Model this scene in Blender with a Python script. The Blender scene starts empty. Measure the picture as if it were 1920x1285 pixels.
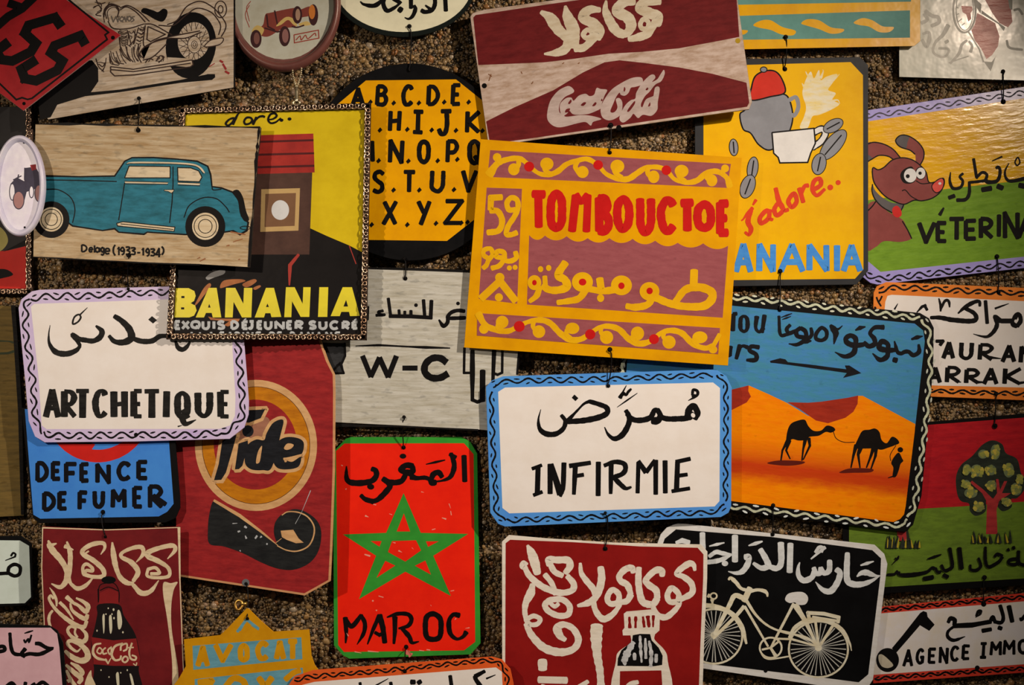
import bpy, math, random
import numpy as np
from mathutils import Vector, Matrix

random.seed(7)
np.random.seed(7)
SC = bpy.context.scene
COL = SC.collection

# ---------------------------------------------------------------- camera, light, exposure
CAM_D = 2.667          # camera distance to the wall (m)
CAM_Z = 1.6            # eye height
FPX = 1920 * 50 / 36.0  # focal length in pixels of the 1920 px wide frame
cam_data = bpy.data.cameras.new('camera')
cam_data.lens = 50
cam_data.sensor_width = 36
cam = bpy.data.objects.new('camera', cam_data)
cam.location = (0, -CAM_D, CAM_Z)
cam.rotation_euler = (math.pi / 2, 0, 0)
COL.objects.link(cam)
SC.camera = cam

world = bpy.data.worlds.new('dim_warm_room')
world.use_nodes = True
world.node_tree.nodes['Background'].inputs[0].default_value = (1.0, .78, .55, 1)
world.node_tree.nodes['Background'].inputs[1].default_value = .035
SC.world = world


def spot(name, loc, target, power, color, size, blend, radius):
    d = bpy.data.lights.new(name, 'SPOT')
    d.energy = power
    d.color = color
    d.spot_size = math.radians(size)
    d.spot_blend = blend
    d.shadow_soft_size = radius
    o = bpy.data.objects.new(name, d)
    o.location = loc
    o.rotation_euler = (Vector(target) - Vector(loc)).to_track_quat('-Z', 'Y').to_euler()
    COL.objects.link(o)
    return o


spot('spot_lamp_high', (1.4, -1.5, CAM_Z + .95), (-.66, 0, CAM_Z - .36), 206, (1.0, .79, .60), 78, 1.0, .022)
spot('spot_lamp_low', (-1.2, -1.5, CAM_Z + .5), (-.42, 0, CAM_Z - .45), 60, (1.0, .79, .60), 82, 1.0, .022)
spot('spot_lamp_side', (1.46, -1.5, CAM_Z + .74), (.92, 0, CAM_Z + .44), 6, (1.0, .82, .62), 64, 1.0, .03)

SC.view_settings.view_transform = 'Standard'
SC.view_settings.look = 'None'
SC.view_settings.gamma = 1
SC.view_settings.use_curve_mapping = False
SC.view_settings.exposure = 0.0

# ---------------------------------------------------------------- colours and paint materials
def lin1(v):
    v /= 255.0
    return v / 12.92 if v <= .04045 else ((v + .055) / 1.055) ** 2.4


WHITE = [lin1(v) for v in (228, 208, 184)]


def alb(rgb):
    return tuple(max(.0006, min(.90, lin1(c) / w * .80)) for c, w in zip(rgb, WHITE))


MATS = {}


def paint(rgb, style='enamel', rgb2=None, rough=None):
    """A painted surface. style: enamel (sheet metal), brush (brushed paint), wood (streaky board), plain, metal"""
    key = (rgb, style, rgb2, rough)
    if key in MATS:
        return MATS[key]
    m = bpy.data.materials.new('paint_%s_%d' % (style, len(MATS)))
    m.use_nodes = True
    nt = m.node_tree
    N, L = nt.nodes, nt.links
    b = N['Principled BSDF']
    c1 = alb(rgb)
    c2 = alb(rgb2) if rgb2 else tuple(c * .80 for c in c1)
    tc = N.new('ShaderNodeTexCoord')
    mp = N.new('ShaderNodeMapping')
    L.new(tc.outputs['Object'], mp.inputs[0])
    nz = N.new('ShaderNodeTexNoise')
    sc = {'enamel': (5, 5, 6), 'brush': (9, 9, 30), 'wood': (5, 5, 55), 'plain': (6, 6, 6), 'metal': (6, 6, 6)}[style]
    mp.inputs['Scale'].default_value = sc
    nz.inputs['Scale'].default_value = 3.0
    nz.inputs['Detail'].default_value = 6
    nz.inputs['Roughness'].default_value = .65
    L.new(mp.outputs[0], nz.inputs['Vector'])
    rp = N.new('ShaderNodeMapRange')
    rp.inputs['From Min'].default_value = .40 if style != 'wood' else .36
    rp.inputs['From Max'].default_value = .72
    L.new(nz.outputs['Fac'], rp.inputs['Value'])
    mx = N.new('ShaderNodeMix')
    mx.data_type = 'RGBA'
    mx.inputs[6].default_value = (*c1, 1)
    mx.inputs[7].default_value = (*c2, 1)
    L.new(rp.outputs[0], mx.inputs[0])
    col = mx.outputs[2]
    if style in ('wood', 'brush'):      # dirt specks and scratches with a shape of their own
        n2 = N.new('ShaderNodeTexNoise')
        m2 = N.new('ShaderNodeMapping')
        m2.inputs['Scale'].default_value = (45, 45, 130) if style == 'wood' else (70, 70, 90)
        L.new(tc.outputs['Object'], m2.inputs[0])
        L.new(m2.outputs[0], n2.inputs['Vector'])
        n2.inputs['Scale'].default_value = 1.0
        n2.inputs['Detail'].default_value = 3
        r2 = N.new('ShaderNodeMapRange')
        r2.inputs['From Min'].default_value = .56 if style == 'wood' else .62
        r2.inputs['From Max'].default_value = .70 if style == 'wood' else .74
        L.new(n2.outputs['Fac'], r2.inputs['Value'])
        sm = N.new('ShaderNodeMath')
        sm.operation = 'MULTIPLY'
        sm.inputs[1].default_value = .55 if style == 'wood' else .30
        L.new(r2.outputs[0], sm.inputs[0])
        mx2 = N.new('ShaderNodeMix')
        mx2.data_type = 'RGBA'
        L.new(sm.outputs[0], mx2.inputs[0])
        L.new(col, mx2.inputs[6])
        mx2.inputs[7].default_value = (*[c * .38 for c in c1], 1)
        col = mx2.outputs[2]
    L.new(col, b.inputs['Base Color'])
    ro = rough if rough is not None else {'enamel': .42, 'brush': .55, 'wood': .62, 'plain': .5, 'metal': .3}[style]
    rr = N.new('ShaderNodeMapRange')
    rr.inputs['To Min'].default_value = max(.05, ro - .07)
    rr.inputs['To Max'].default_value = ro + .10
    L.new(nz.outputs['Fac'], rr.inputs['Value'])
    L.new(rr.outputs[0], b.inputs['Roughness'])
    b.inputs['Specular IOR Level'].default_value = .5 if (rough is not None and rough < .36) else .09
    if style == 'metal':
        b.inputs['Metallic'].default_value = .9
    # slight buckling of the sheet plus brush relief
    n3 = N.new('ShaderNodeTexNoise')
    m3 = N.new('ShaderNodeMapping')
    m3.inputs['Scale'].default_value = (30, 30, 110) if style in ('brush', 'wood') else (9, 9, 9)
    L.new(tc.outputs['Object'], m3.inputs[0])
    L.new(m3.outputs[0], n3.inputs['Vector'])
    n3.inputs['Scale'].default_value = 1.0
    n3.inputs['Detail'].default_value = 4
    bp = N.new('ShaderNodeBump')
    bp.inputs['Strength'].default_value = .35 if style in ('brush', 'wood') else .12
    bp.inputs['Distance'].default_value = .002 if style in ('brush', 'wood') else .012
    L.new(n3.outputs['Fac'], bp.inputs['Height'])
    L.new(bp.outputs[0], b.inputs['Normal'])
    MATS[key] = m
    return m


INK = paint((11, 9, 9), 'plain', (20, 17, 16))
HOLE = paint((14, 11, 10), 'plain', rough=.9)
IRON = paint((34, 30, 27), 'metal', rough=.5)
BLACKEDGE = paint((14, 12, 11), 'brush', (30, 26, 23))

# ---------------------------------------------------------------- from pixel of the photograph to a point on a sign
def ray(px, py):
    return ((px - 960) / FPX, -(py - 642.5) / FPX)


def nums(s):
    return [float(v) for v in s.split()]


def pairs(s):
    v = nums(s)
    return [(v[i], v[i + 1]) for i in range(0, len(v), 2)]


def catmull(pts, closed=False, n=6):
    P = [np.array(p, float) for p in pts]
    k = len(P)
    if k < 3:
        return [tuple(p) for p in P]
    out = []
    rng = range(k) if closed else range(k - 1)
    for i in rng:
        p1, p2 = P[i], P[(i + 1) % k]
        p0 = P[(i - 1) % k] if (closed or i > 0) else 2 * p1 - p2
        p3 = P[(i + 2) % k] if (closed or i + 2 < k) else 2 * p2 - p1
        # centripetal-like tangent clamp keeps the curve from overshooting
        for j in range(n):
            t = j / n
            t2, t3 = t * t, t * t * t
            q = .5 * ((2 * p1) + (p2 - p0) * t + (2 * p0 - 5 * p1 + 4 * p2 - p3) * t2 + (3 * p1 - p0 - 3 * p2 + p3) * t3)
            out.append(tuple(q))
    if not closed:
        out.append(tuple(P[-1]))
    return out


FONT = {
    'A': "0 1 .5 0 1 1;.2 .66 .8 .66", 'B': "0 0 0 1;~0 0 .6 .02 .9 .22 .6 .45 0 .48;~0 .48 .7 .5 1 .75 .7 1 0 1",
    'C': "~1 .15 .8 .01 .4 .01 .06 .3 .03 .65 .3 .97 .7 1 1 .86", 'D': "0 0 0 1;~0 0 .55 .05 .97 .35 .95 .7 .5 .97 0 1",
    'E': "0 0 0 1;0 0 1 0;0 .5 .82 .5;0 1 1 1", 'F': "0 0 0 1;0 0 1 0;0 .5 .8 .5",
    'G': "~1 .15 .7 0 .3 .05 .02 .4 .05 .75 .4 1 .8 .97 .97 .78;.97 1 .97 .58 .6 .58",
    'H': "0 0 0 1;1 0 1 1;0 .52 1 .48", 'I': ".5 0 .5 1", 'Î': ".5 0 .5 1;0 0 1 0;0 1 1 1",
    'J': "~.65 0 .68 .6 .5 .95 .2 .98 0 .8;.2 0 1 0", 'K': "0 0 0 1;1 0 .08 .52 1 1", 'L': "0 0 0 1 1 1",
    'M': "0 1 .05 0 .5 .55 .95 0 1 1", 'N': "0 1 0 0 1 1 1 0", 'O': "o.5 0 .9 .15 1 .5 .9 .85 .5 1 .1 .85 0 .5 .1 .15",
    'P': "0 0 0 1;~0 0 .7 .03 1 .27 .7 .52 0 .55", 'Q': "o.5 0 .9 .15 1 .5 .9 .85 .5 1 .1 .85 0 .5 .1 .15;.55 .7 1 1.05",
    'R': "0 0 0 1;~0 0 .65 .02 .95 .24 .65 .48 .05 .52;.1 .52 1 1",
    'S': "~1 .12 .6 0 .15 .1 .1 .32 .5 .48 .9 .62 .92 .88 .5 1 0 .9", 'T': "0 0 1 0;.5 0 .5 1",
    'U': "~0 0 0 .4 .04 .8 .35 1 .7 .98 .97 .75 1 .4 1 0", 'V': "0 0 .45 1 1 0", 'W': "0 0 .25 1 .5 .1 .75 1 1 0",
    'X': "0 0 1 1;1 0 0 1", 'Y': "0 0 .5 .5;1 0 .3 1", 'Z': "0 0 1 0 0 1 1 1",
    'e': "~.05 .5 .95 .45 .8 .05 .3 .05 .02 .5 .3 .95 .95 .9", 'l': ".5 0 .5 1", 'a': "o.5 0 1 .5 .5 1 0 .5;1 0 1 1",
    'g': "o.5 0 1 .3 .5 .6 0 .3;~1 0 1 .7 .6 1 0 .9", '1': "0 .25 .6 0 .6 1", '9': "o.5 0 1 .3 .5 .55 0 .3;~1 .25 .9 .8 .3 1",
    '3': "~0 .05 .8 .05 .9 .25 .4 .45 .95 .65 .8 .95 0 .95", '4': ".7 1 .7 0 0 .7 1 .7", '(': "~.9 0 .2 .3 .2 .7 .9 1",
    ')': "~.1 0 .8 .3 .8 .7 .1 1", '-': "0 .5 1 .5", '.': ".4 1 .6 1",
}


def ribbon(pts, widths, closed=False, con=1.0, cap=.38):
    """A brush stroke: outline vertices and faces around a centre line (2D)."""
    P = [np.array(p, float) for p in pts]
    keep = [0]
    for i in range(1, len(P)):
        if np.linalg.norm(P[i] - P[keep[-1]]) > 1e-6:
            keep.append(i)
    P = [P[i] for i in keep]
    W = [widths[i] for i in keep]
    k = len(P)
    if k < 2:
        return [], []
    V, Fc = [], []
    for i in range(k):
        a = P[i] - P[i - 1] if (i > 0 or closed) else P[1] - P[0]
        b = P[(i + 1) % k] - P[i] if (i < k - 1 or closed) else P[-1] - P[-2]
        a = a / (np.linalg.norm(a) + 1e-9)
        b = b / (np.linalg.norm(b) + 1e-9)
        na, nb = np.array((-a[1], a[0])), np.array((-b[1], b[0]))
        nrm = na + nb
        ln = np.linalg.norm(nrm)
        if ln < .35:
            nrm, mit = na, 1.0
        else:
            nrm = nrm / ln
            mit = min(1.7, 1 / max(.3, float(nrm @ na)))
        t = a + b
        tl = np.linalg.norm(t)
        horiz = abs(t[0]) / tl if tl > 1e-6 else 0
        w = W[i] * .5 * (1 - (1 - con) * horiz)
        V.append(P[i] + nrm * w * mit)
        V.append(P[i] - nrm * w * mit)
    for i in range(k - 1):
        Fc.append((2 * i, 2 * i + 1, 2 * i + 3, 2 * i + 2))
    if closed:
        Fc.append((2 * k - 2, 2 * k - 1, 1, 0))
    elif cap > 0:
        for e, s in ((0, -1), (k - 1, 1)):
            L_, R_ = V[2 * e], V[2 * e + 1]
            c = (L_ + R_) / 2
            half = (L_ - R_) / 2
            d = np.array((half[1], -half[0])) * cap * 1.0
            tdir = (P[1] - P[0]) if e == 0 else (P[-1] - P[-2])
            if float(d @ tdir) * s < 0:
                d = -d
            if np.linalg.norm(half) < .3:
                continue
            idx = [2 * e]
            for j in (1, 2, 3, 4):
                an = math.pi * j / 5
                V.append(c + half * math.cos(an) + d * math.sin(an))
                idx.append(len(V) - 1)
            idx.append(2 * e + 1)
            Fc.append(tuple(idx))
    return V, Fc


EACH = {'rust_scratch', 'rust_stain', 'paint_chip', 'red_strap', 'red_band', 'edge_line', 'finger_outline', 'green_line', 'paint_splash', 'letter_stroke'}   # marks that are parts one by one
BRUSH = 1.13      # the brush spreads a little


class Sign:
    """One hanging sign: an Empty at its lower edge that parents the plate, the painted areas, lettering and holes."""

    def __init__(s, name, label, cat, fr, outline, h, tx=0.0, tz=0.0, thick=.002, mat=None, edge=None, roll=0.0,
                 part='plate', smooth=False, n=5, group=None):
        s.fr = fr
        s.h, s.slx, s.slz = h, tx, tz
        o = pairs(outline)
        if smooth:
            o = catmull(o, True, n)
        s.outline = [s.P(*p) for p in o]
        xs = [p[0] for p in s.outline]
        ys = [p[1] for p in s.outline]
        s.box = (min(xs), min(ys), max(xs), max(ys))
        cx, cz = ray((s.box[0] + s.box[2]) / 2, (s.box[1] + s.box[3]) / 2)
        s.cx, s.cz = cx * CAM_D, CAM_Z + cz * CAM_D
        nrm = Vector((-tx, -1, -tz)).normalized()
        xa = Vector((math.cos(math.radians(roll)), 0, math.sin(math.radians(roll))))
        xa = (xa - nrm * xa.dot(nrm)).normalized()
        ya = -nrm
        za = xa.cross(ya)
        org = s.world((s.box[0] + s.box[2]) / 2, s.box[3])
        s.M = Matrix(((xa.x, ya.x, za.x, org.x), (xa.y, ya.y, za.y, org.y), (xa.z, ya.z, za.z, org.z), (0, 0, 0, 1)))
        s.Mi = s.M.inverted()
        s.root = bpy.data.objects.new(name, None)
        s.root.empty_display_size = .03
        COL.objects.link(s.root)
        s.root.matrix_world = s.M
        s.root['label'] = label
        s.root['category'] = cat
        if group:
            s.root['group'] = group
        s.parts = {}
        s.z = .00004
        SIGNS.append(s)
        if mat:
            s.slab(part, mat, s.outline, thick, edge)

    def P(s, u, v):
        x0, y0, k = s.fr
        return (x0 + u / k, y0 + v / k)

    def world(s, px, py, lift=0.0):
        dx, dz = ray(px, py)
        t = (CAM_D - (s.h + lift) + s.slx * s.cx - s.slz * (CAM_Z - s.cz)) / (1 + s.slx * dx + s.slz * dz)
        return Vector((t * dx, t - CAM_D, CAM_Z + t * dz))

    def loc(s, px, py, lift=0.0):
        p = s.Mi @ s.world(px, py)
        return (p.x, p.y - lift, p.z)

    def buf(s, key, mat):
        b = s.parts.setdefault(key, dict(v=[], f=[], mi=[], mats=[], sm=[]))
        if mat not in b['mats']:
            b['mats'].append(mat)
        return b, b['mats'].index(mat)

    def add(s, key, mat, V, Fc, smooth=False):
        b, i = s.buf(key, mat)
        o = len(b['v'])
        b['v'] += [tuple(v) for v in V]
        for f in Fc:
            b['f'].append(tuple(o + q for q in f))
            b['mi'].append(i)
            b['sm'].append(smooth)

    # -- solid plate
    def slab(s, key, mat, outl, thick, edge=None, lift=0.0, bev=.0006):
        c = np.mean(np.array([s.loc(*p) for p in outl]), axis=0)
        A = np.array([s.loc(*p) for p in outl])
        if edge is None:
            edge = mat
        k = len(A)
        d = A - c
        ln = np.linalg.norm(d, axis=1, keepdims=True) + 1e-9
        inn = A - d / ln * bev
        inn[:, 1] = -lift
        mid = A.copy()
        mid[:, 1] = -lift + bev
        back = A.copy()
        back[:, 1] = -lift + thick
        # outline order decides the facing
        area = sum(A[i][0] * A[(i + 1) % k][2] - A[(i + 1) % k][0] * A[i][2] for i in range(k))
        order = list(range(k)) if area > 0 else list(range(k - 1, -1, -1))
        V = [tuple(inn[i]) for i in order] + [tuple(mid[i]) for i in order] + [tuple(back[i]) for i in order]
        s.add(key, mat, V[:k], [tuple(range(k))])
        Fs = []
        for i in range(k):
            j = (i + 1) % k
            Fs.append((i, k + i, k + j, j))
            Fs.append((k + i, 2 * k + i, 2 * k + j, k + j))
        Fs.append(tuple(range(3 * k - 1, 2 * k - 1, -1)))
        s.add(key, edge, V, Fs)

    # -- flat painted area
    def pg(s, key, mat, spec):
        s.z += .000008
        for q in spec.split(';'):
            q = q.strip()
            if not q:
                continue
            sm = q[0] == '~'
            p = pairs(q.lstrip('~'))
            if sm:
                p = catmull(p, True, 6)
            A = [s.loc(*s.P(*t), s.z) for t in p]
            k = len(A)
            area = sum(A[i][0] * A[(i + 1) % k][2] - A[(i + 1) % k][0] * A[i][2] for i in range(k))
            s.add(key, mat, A, [tuple(range(k)) if area > 0 else tuple(range(k - 1, -1, -1))])
            s.z += .000002
        return s

    def el(s, key, mat, spec, n=36):
        for q in spec.split(';'):
            v = nums(q)
            cx, cy, rx = v[:3]
            ry = v[3] if len(v) > 3 else rx
            a = math.radians(v[4]) if len(v) > 4 else 0
            pts = []
            nn = n if rx > 12 else 16
            for i in range(nn):
                t = 2 * math.pi * i / nn
                x, y = rx * math.cos(t), ry * math.sin(t)
                pts.append((cx + x * math.cos(a) - y * math.sin(a), cy + x * math.sin(a) + y * math.cos(a)))
            s.pg(key, mat, ' '.join('%.3f %.3f' % p for p in pts))
        return s

    def elr(s, key, mat, w, spec, n=40):
        """elliptical rings (strokes)"""
        for q in spec.split(';'):
            v = nums(q)
            cx, cy, rx = v[:3]
            ry = v[3] if len(v) > 3 else rx
            pts = [(cx + rx * math.cos(2 * math.pi * i / n), cy + ry * math.sin(2 * math.pi * i / n)) for i in range(n)]
            s.run(key, mat, pts, [w] * n, True)
        return s

    def run(s, key, mat, pts, wid, closed=False, con=1.0, cap=.38, raw=False):
        if not closed and len(pts) > 2:      # a brush turns a sharp corner with a new stroke
            for i in range(1, len(pts) - 1):
                ax, ay = pts[i][0] - pts[i - 1][0], pts[i][1] - pts[i - 1][1]
                bx, by = pts[i + 1][0] - pts[i][0], pts[i + 1][1] - pts[i][1]
                la, lb = math.hypot(ax, ay), math.hypot(bx, by)
                if la < 1e-6 or lb < 1e-6 or (ax * bx + ay * by) / (la * lb) > .6:
                    continue
                e = wid[i] * (.42 if cap < .2 and (ax * bx + ay * by) / (la * lb) > -.3 else .12 if cap < .2 else .25)
                s.run(key, mat, list(pts[:i]) + [(pts[i][0] + ax / la * e, pts[i][1] + ay / la * e)], wid[:i + 1], False, con, cap)
                s.run(key, mat, [(pts[i][0] - bx / lb * e, pts[i][1] - by / lb * e)] + list(pts[i + 1:]), wid[i:], False, con, cap)
                return
        V, Fc = ribbon(pts, wid, closed, con, cap)
        if not V:
            return
        s.z += .000002
        if raw:
            A = [s.loc(v[0], v[1], s.z) for v in V]
        else:
            A = [s.loc(*s.P(v[0], v[1]), s.z) for v in V]
        # the stroke climbs a hair along its length, so that it never lies in one plane with itself
        rise = .000012 / len(A)
        A = [(a[0], a[1] - rise * i, a[2]) for i, a in enumerate(A)]
        G = []
        for f in Fc:                         # every facet faces out of the sign
            for t in ([(f[0], f[1], f[2]), (f[0], f[2], f[3])] if len(f) == 4 else [f]):
                ar = sum(A[t[i]][0] * A[t[(i + 1) % len(t)]][2] - A[t[(i + 1) % len(t)]][0] * A[t[i]][2] for i in range(len(t)))
                if abs(ar) > 1e-12:
                    G.append(t if ar > 0 else t[::-1])
        s.add(key, mat, A, G)

    # -- brush strokes: "~" smooth, "o" closed and smooth, "w20" or "w4-20-8" width profile
    def st(s, key, mat, w, spec, con=1.0, cap=.38, jit=.04):
        s.z += .000008
        base = key
        for q in spec.split(';'):
            q = q.strip()
            if not q:
                continue
            if base in EACH:
                key = '%s#%d' % (base, 1 + sum(1 for w_ in s.parts if w_.startswith(base + '#')))
            sm = cl = False
            prof = [w]
            while q[0] in '~ow ':
                if q[0] == '~':
                    sm = True
                    q = q[1:]
                elif q[0] == 'o':
                    sm = cl = True
                    q = q[1:]
                elif q[0] == 'w':
                    t, _, q = q.partition(' ')
                    prof = [float(x) for x in t[1:].split('-')]
                q = q.strip()
            p = pairs(q)
            if sm:
                p = catmull(p, cl, 8)
            else:
                # split long straight runs so that width profiles work
                pp = [p[0]]
                for a, b in zip(p, p[1:]):
                    if len(prof) > 1:
                        for j in (1, 2, 3):
                            pp.append((a[0] + (b[0] - a[0]) * j / 4, a[1] + (b[1] - a[1]) * j / 4))
                    pp.append(b)
                p = pp
            d = [0.0]
            for a, b in zip(p, p[1:]):
                d.append(d[-1] + math.hypot(b[0] - a[0], b[1] - a[1]))
            tot = d[-1] or 1
            wid = []
            ph = random.uniform(0, 6.28)
            for x in d:
                t = x / tot * (len(prof) - 1)
                i = min(int(t), len(prof) - 2) if len(prof) > 1 else 0
                ww = prof[0] if len(prof) == 1 else prof[i] + (prof[i + 1] - prof[i]) * (t - i)
                wid.append(max(.6, BRUSH * ww * (1 + jit * (math.sin(x * .11 + ph) + .6 * math.sin(x * .29 + 2 * ph)))))
            s.run(key, mat, p, wid, cl, con, cap)
        return s

    # -- block letters, each in its own box
    def tx(s, key, mat, w, spec, con=1.0, skew=0.0, cap=.38):
        for q in spec.split(','):
            q = q.split()
            if not q:
                continue
            ch = q[0]
            x0, y0, x1, y1 = [float(v) for v in q[1:5]]
            strokes = []
            for g in FONT[ch].split(';'):
                pre = ''
                while g[0] in '~o':
                    pre += g[0]
                    g = g[1:]
                pts = pairs(g)
                strokes.append(pre + ' ' + ' '.join('%.2f %.2f' % (
                    x0 + a * (x1 - x0) + skew * (.5 - b) * (y1 - y0) + random.uniform(-.012, .012) * (y1 - y0),
                    y0 + b * (y1 - y0) + random.uniform(-.012, .012) * (y1 - y0)) for a, b in pts))
            s.st(key, mat, w, ';'.join(strokes), con=con, cap=cap)
        return s

    # -- a band of wavy line with dabs on both sides
    def wavy(s, key, mat, path, amp, wl, w, dab=None, dmat=None, dkey=None, phase=0.0, smooth=True, dab_at=1.0):
        p = pairs(path)
        if smooth:
            p = catmull(p, False, 8)
        P = np.array(p)
        d = np.concatenate(([0], np.cumsum(np.hypot(*np.diff(P, axis=0).T))))
        tot = d[-1]
        n = max(8, int(tot / wl * 14))
        out, dabs = [], []
        ts = np.linspace(0, tot, n)
        X, Y = np.interp(ts, d, P[:, 0]), np.interp(ts, d, P[:, 1])
        TX, TY = np.gradient(X), np.gradient(Y)
        ln = np.hypot(TX, TY) + 1e-9
        TX, TY = TX / ln, TY / ln
        jit = [random.uniform(.75, 1.15) for _ in range(int(tot / wl * 2) + 4)]
        for i, t in enumerate(ts):
            ph = t / wl * 2 * math.pi + phase
            a = amp * jit[min(len(jit) - 1, int(t / wl * 2))]
            o = a * math.sin(ph)
            out.append((X[i] - TY[i] * o, Y[i] + TX[i] * o))
        if '#' not in key:
            key = '%s#%d' % (key, 1 + sum(1 for q in s.parts if q.startswith(key + '#')))
        s.z += .000008
        s.run(key, mat, out, [w * 1.22 * random.uniform(.82, 1.18) for _ in out])
        if dab:
            k = 0
            t = wl * .25 - phase / (2 * math.pi) * wl
            while t < tot - wl * .1:
                if t > wl * .1:
                    i = min(n - 1, int(t / tot * (n - 1)))
                    sg = -1 if math.sin(t / wl * 2 * math.pi + phase) > 0 else 1
                    o = sg * amp * random.uniform(.75, 1.1) * dab_at
                    cx, cy = X[i] - TY[i] * o, Y[i] + TX[i] * o
                    an = random.uniform(-.4, .4)
                    ux = TX[i] * math.cos(an) - TY[i] * math.sin(an)
                    uy = TY[i] * math.cos(an) + TX[i] * math.sin(an)
                    l2 = dab[0] * .5 * random.uniform(.75, 1.2)
                    s.run(dkey or key, dmat or mat, [(cx - ux * l2, cy - uy * l2), (cx, cy), (cx + ux * l2, cy + uy * l2)],
                          [dab[1] * .6, dab[1], dab[1] * .6], cap=.9)
                t += wl * .5
        return s

    def hole(s, u, v, r=14, key='hanging_hole'):
        n = sum(1 for k in s.parts if k.startswith(key))
        return s.el('%s#%d' % (key, n), HOLE, '%f %f %f' % (u, v, r))

    def done(s):
        objs = {}
        for key in sorted(s.parts, key=lambda k: k.count('/')):
            b = s.parts[key]
            nm = key.split('/')[-1].split('#')[0]
            me = bpy.data.meshes.new(nm)
            me.from_pydata(b['v'], [], b['f'])
            for m in b['mats']:
                me.materials.append(m)
            me.polygons.foreach_set('material_index', b['mi'])
            me.polygons.foreach_set('use_smooth', b['sm'])
            me.update()
            o = bpy.data.objects.new(nm, me)
            COL.objects.link(o)
            par = s.root
            if '/' in key:
                par = objs[key.rsplit('/', 1)[0]]
            o.parent = par
            objs[key] = o
        s.objs = objs
        return s

    def note(s, key, text):
        s.objs[key]['label'] = text
        return s


SIGNS = []
# ---------------------------------------------------------------- wall
def wall_material():
    m = bpy.data.materials.new('wall_mortar')
    m.use_nodes = True
    nt = m.node_tree
    N, L = nt.nodes, nt.links
    b = N['Principled BSDF']
    tc = N.new('ShaderNodeTexCoord')
    nz = N.new('ShaderNodeTexNoise')
    nz.inputs['Scale'].default_value = 60
    nz.inputs['Detail'].default_value = 8
    L.new(tc.outputs['Object'], nz.inputs['Vector'])
    cr = N.new('ShaderNodeValToRGB')
    cr.color_ramp.elements[0].position = .3
    cr.color_ramp.elements[0].color = (.09, .068, .042, 1)
    cr.color_ramp.elements[1].position = .75
    cr.color_ramp.elements[1].color = (.38, .285, .165, 1)
    L.new(nz.outputs['Fac'], cr.inputs[0])
    L.new(cr.outputs[0], b.inputs['Base Color'])
    b.inputs['Roughness'].default_value = .85
    bp = N.new('ShaderNodeBump')
    bp.inputs['Distance'].default_value = .006
    bp.inputs['Strength'].default_value = .9
    L.new(nz.outputs['Fac'], bp.inputs['Height'])
    L.new(bp.outputs[0], b.inputs['Normal'])
    return m


def pebble_material():
    m = bpy.data.materials.new('wet_pebbles')
    m.use_nodes = True
    nt = m.node_tree
    N, L = nt.nodes, nt.links
    b = N['Principled BSDF']
    at = N.new('ShaderNodeAttribute')
    at.attribute_name = 'stone'
    cr = N.new('ShaderNodeValToRGB')
    E = cr.color_ramp.elements
    stops = [(0, (.010, .008, .006)), (.14, (.030, .022, .014)), (.30, (.085, .056, .028)), (.50, (.18, .122, .058)), (.72, (.29, .205, .10)),
             (.82, (.24, .15, .055)), (.9, (.27, .12, .045)), (.95, (.33, .29, .22)), (1, (.14, .07, .04))]
    E[0].position, E[0].color = 0, (*stops[0][1], 1)
    E[1].position, E[1].color = 1, (*stops[-1][1], 1)
    for p, c in stops[1:-1]:
        e = E.new(p)
        e.color = (*c, 1)
    L.new(at.outputs['Fac'], cr.inputs[0])
    L.new(cr.outputs[0], b.inputs['Base Color'])
    b.inputs['Roughness'].default_value = .33
    return m


def build_wall():
    me = bpy.data.meshes.new('wall_back')
    x, z0, z1, t = 1.5, .55, 2.65, .12
    v = [(-x, 0, z0), (x, 0, z0), (x, 0, z1), (-x, 0, z1), (-x, t, z0), (x, t, z0), (x, t, z1), (-x, t, z1)]
    f = [(0, 1, 2, 3), (5, 4, 7, 6), (4, 0, 3, 7), (1, 5, 6, 2), (3, 2, 6, 7), (4, 5, 1, 0)]
    me.from_pydata(v, [], f)
    me.materials.append(wall_material())
    o = bpy.data.objects.new('wall_back', me)
    o['kind'] = 'structure'
    COL.objects.link(o)


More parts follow.
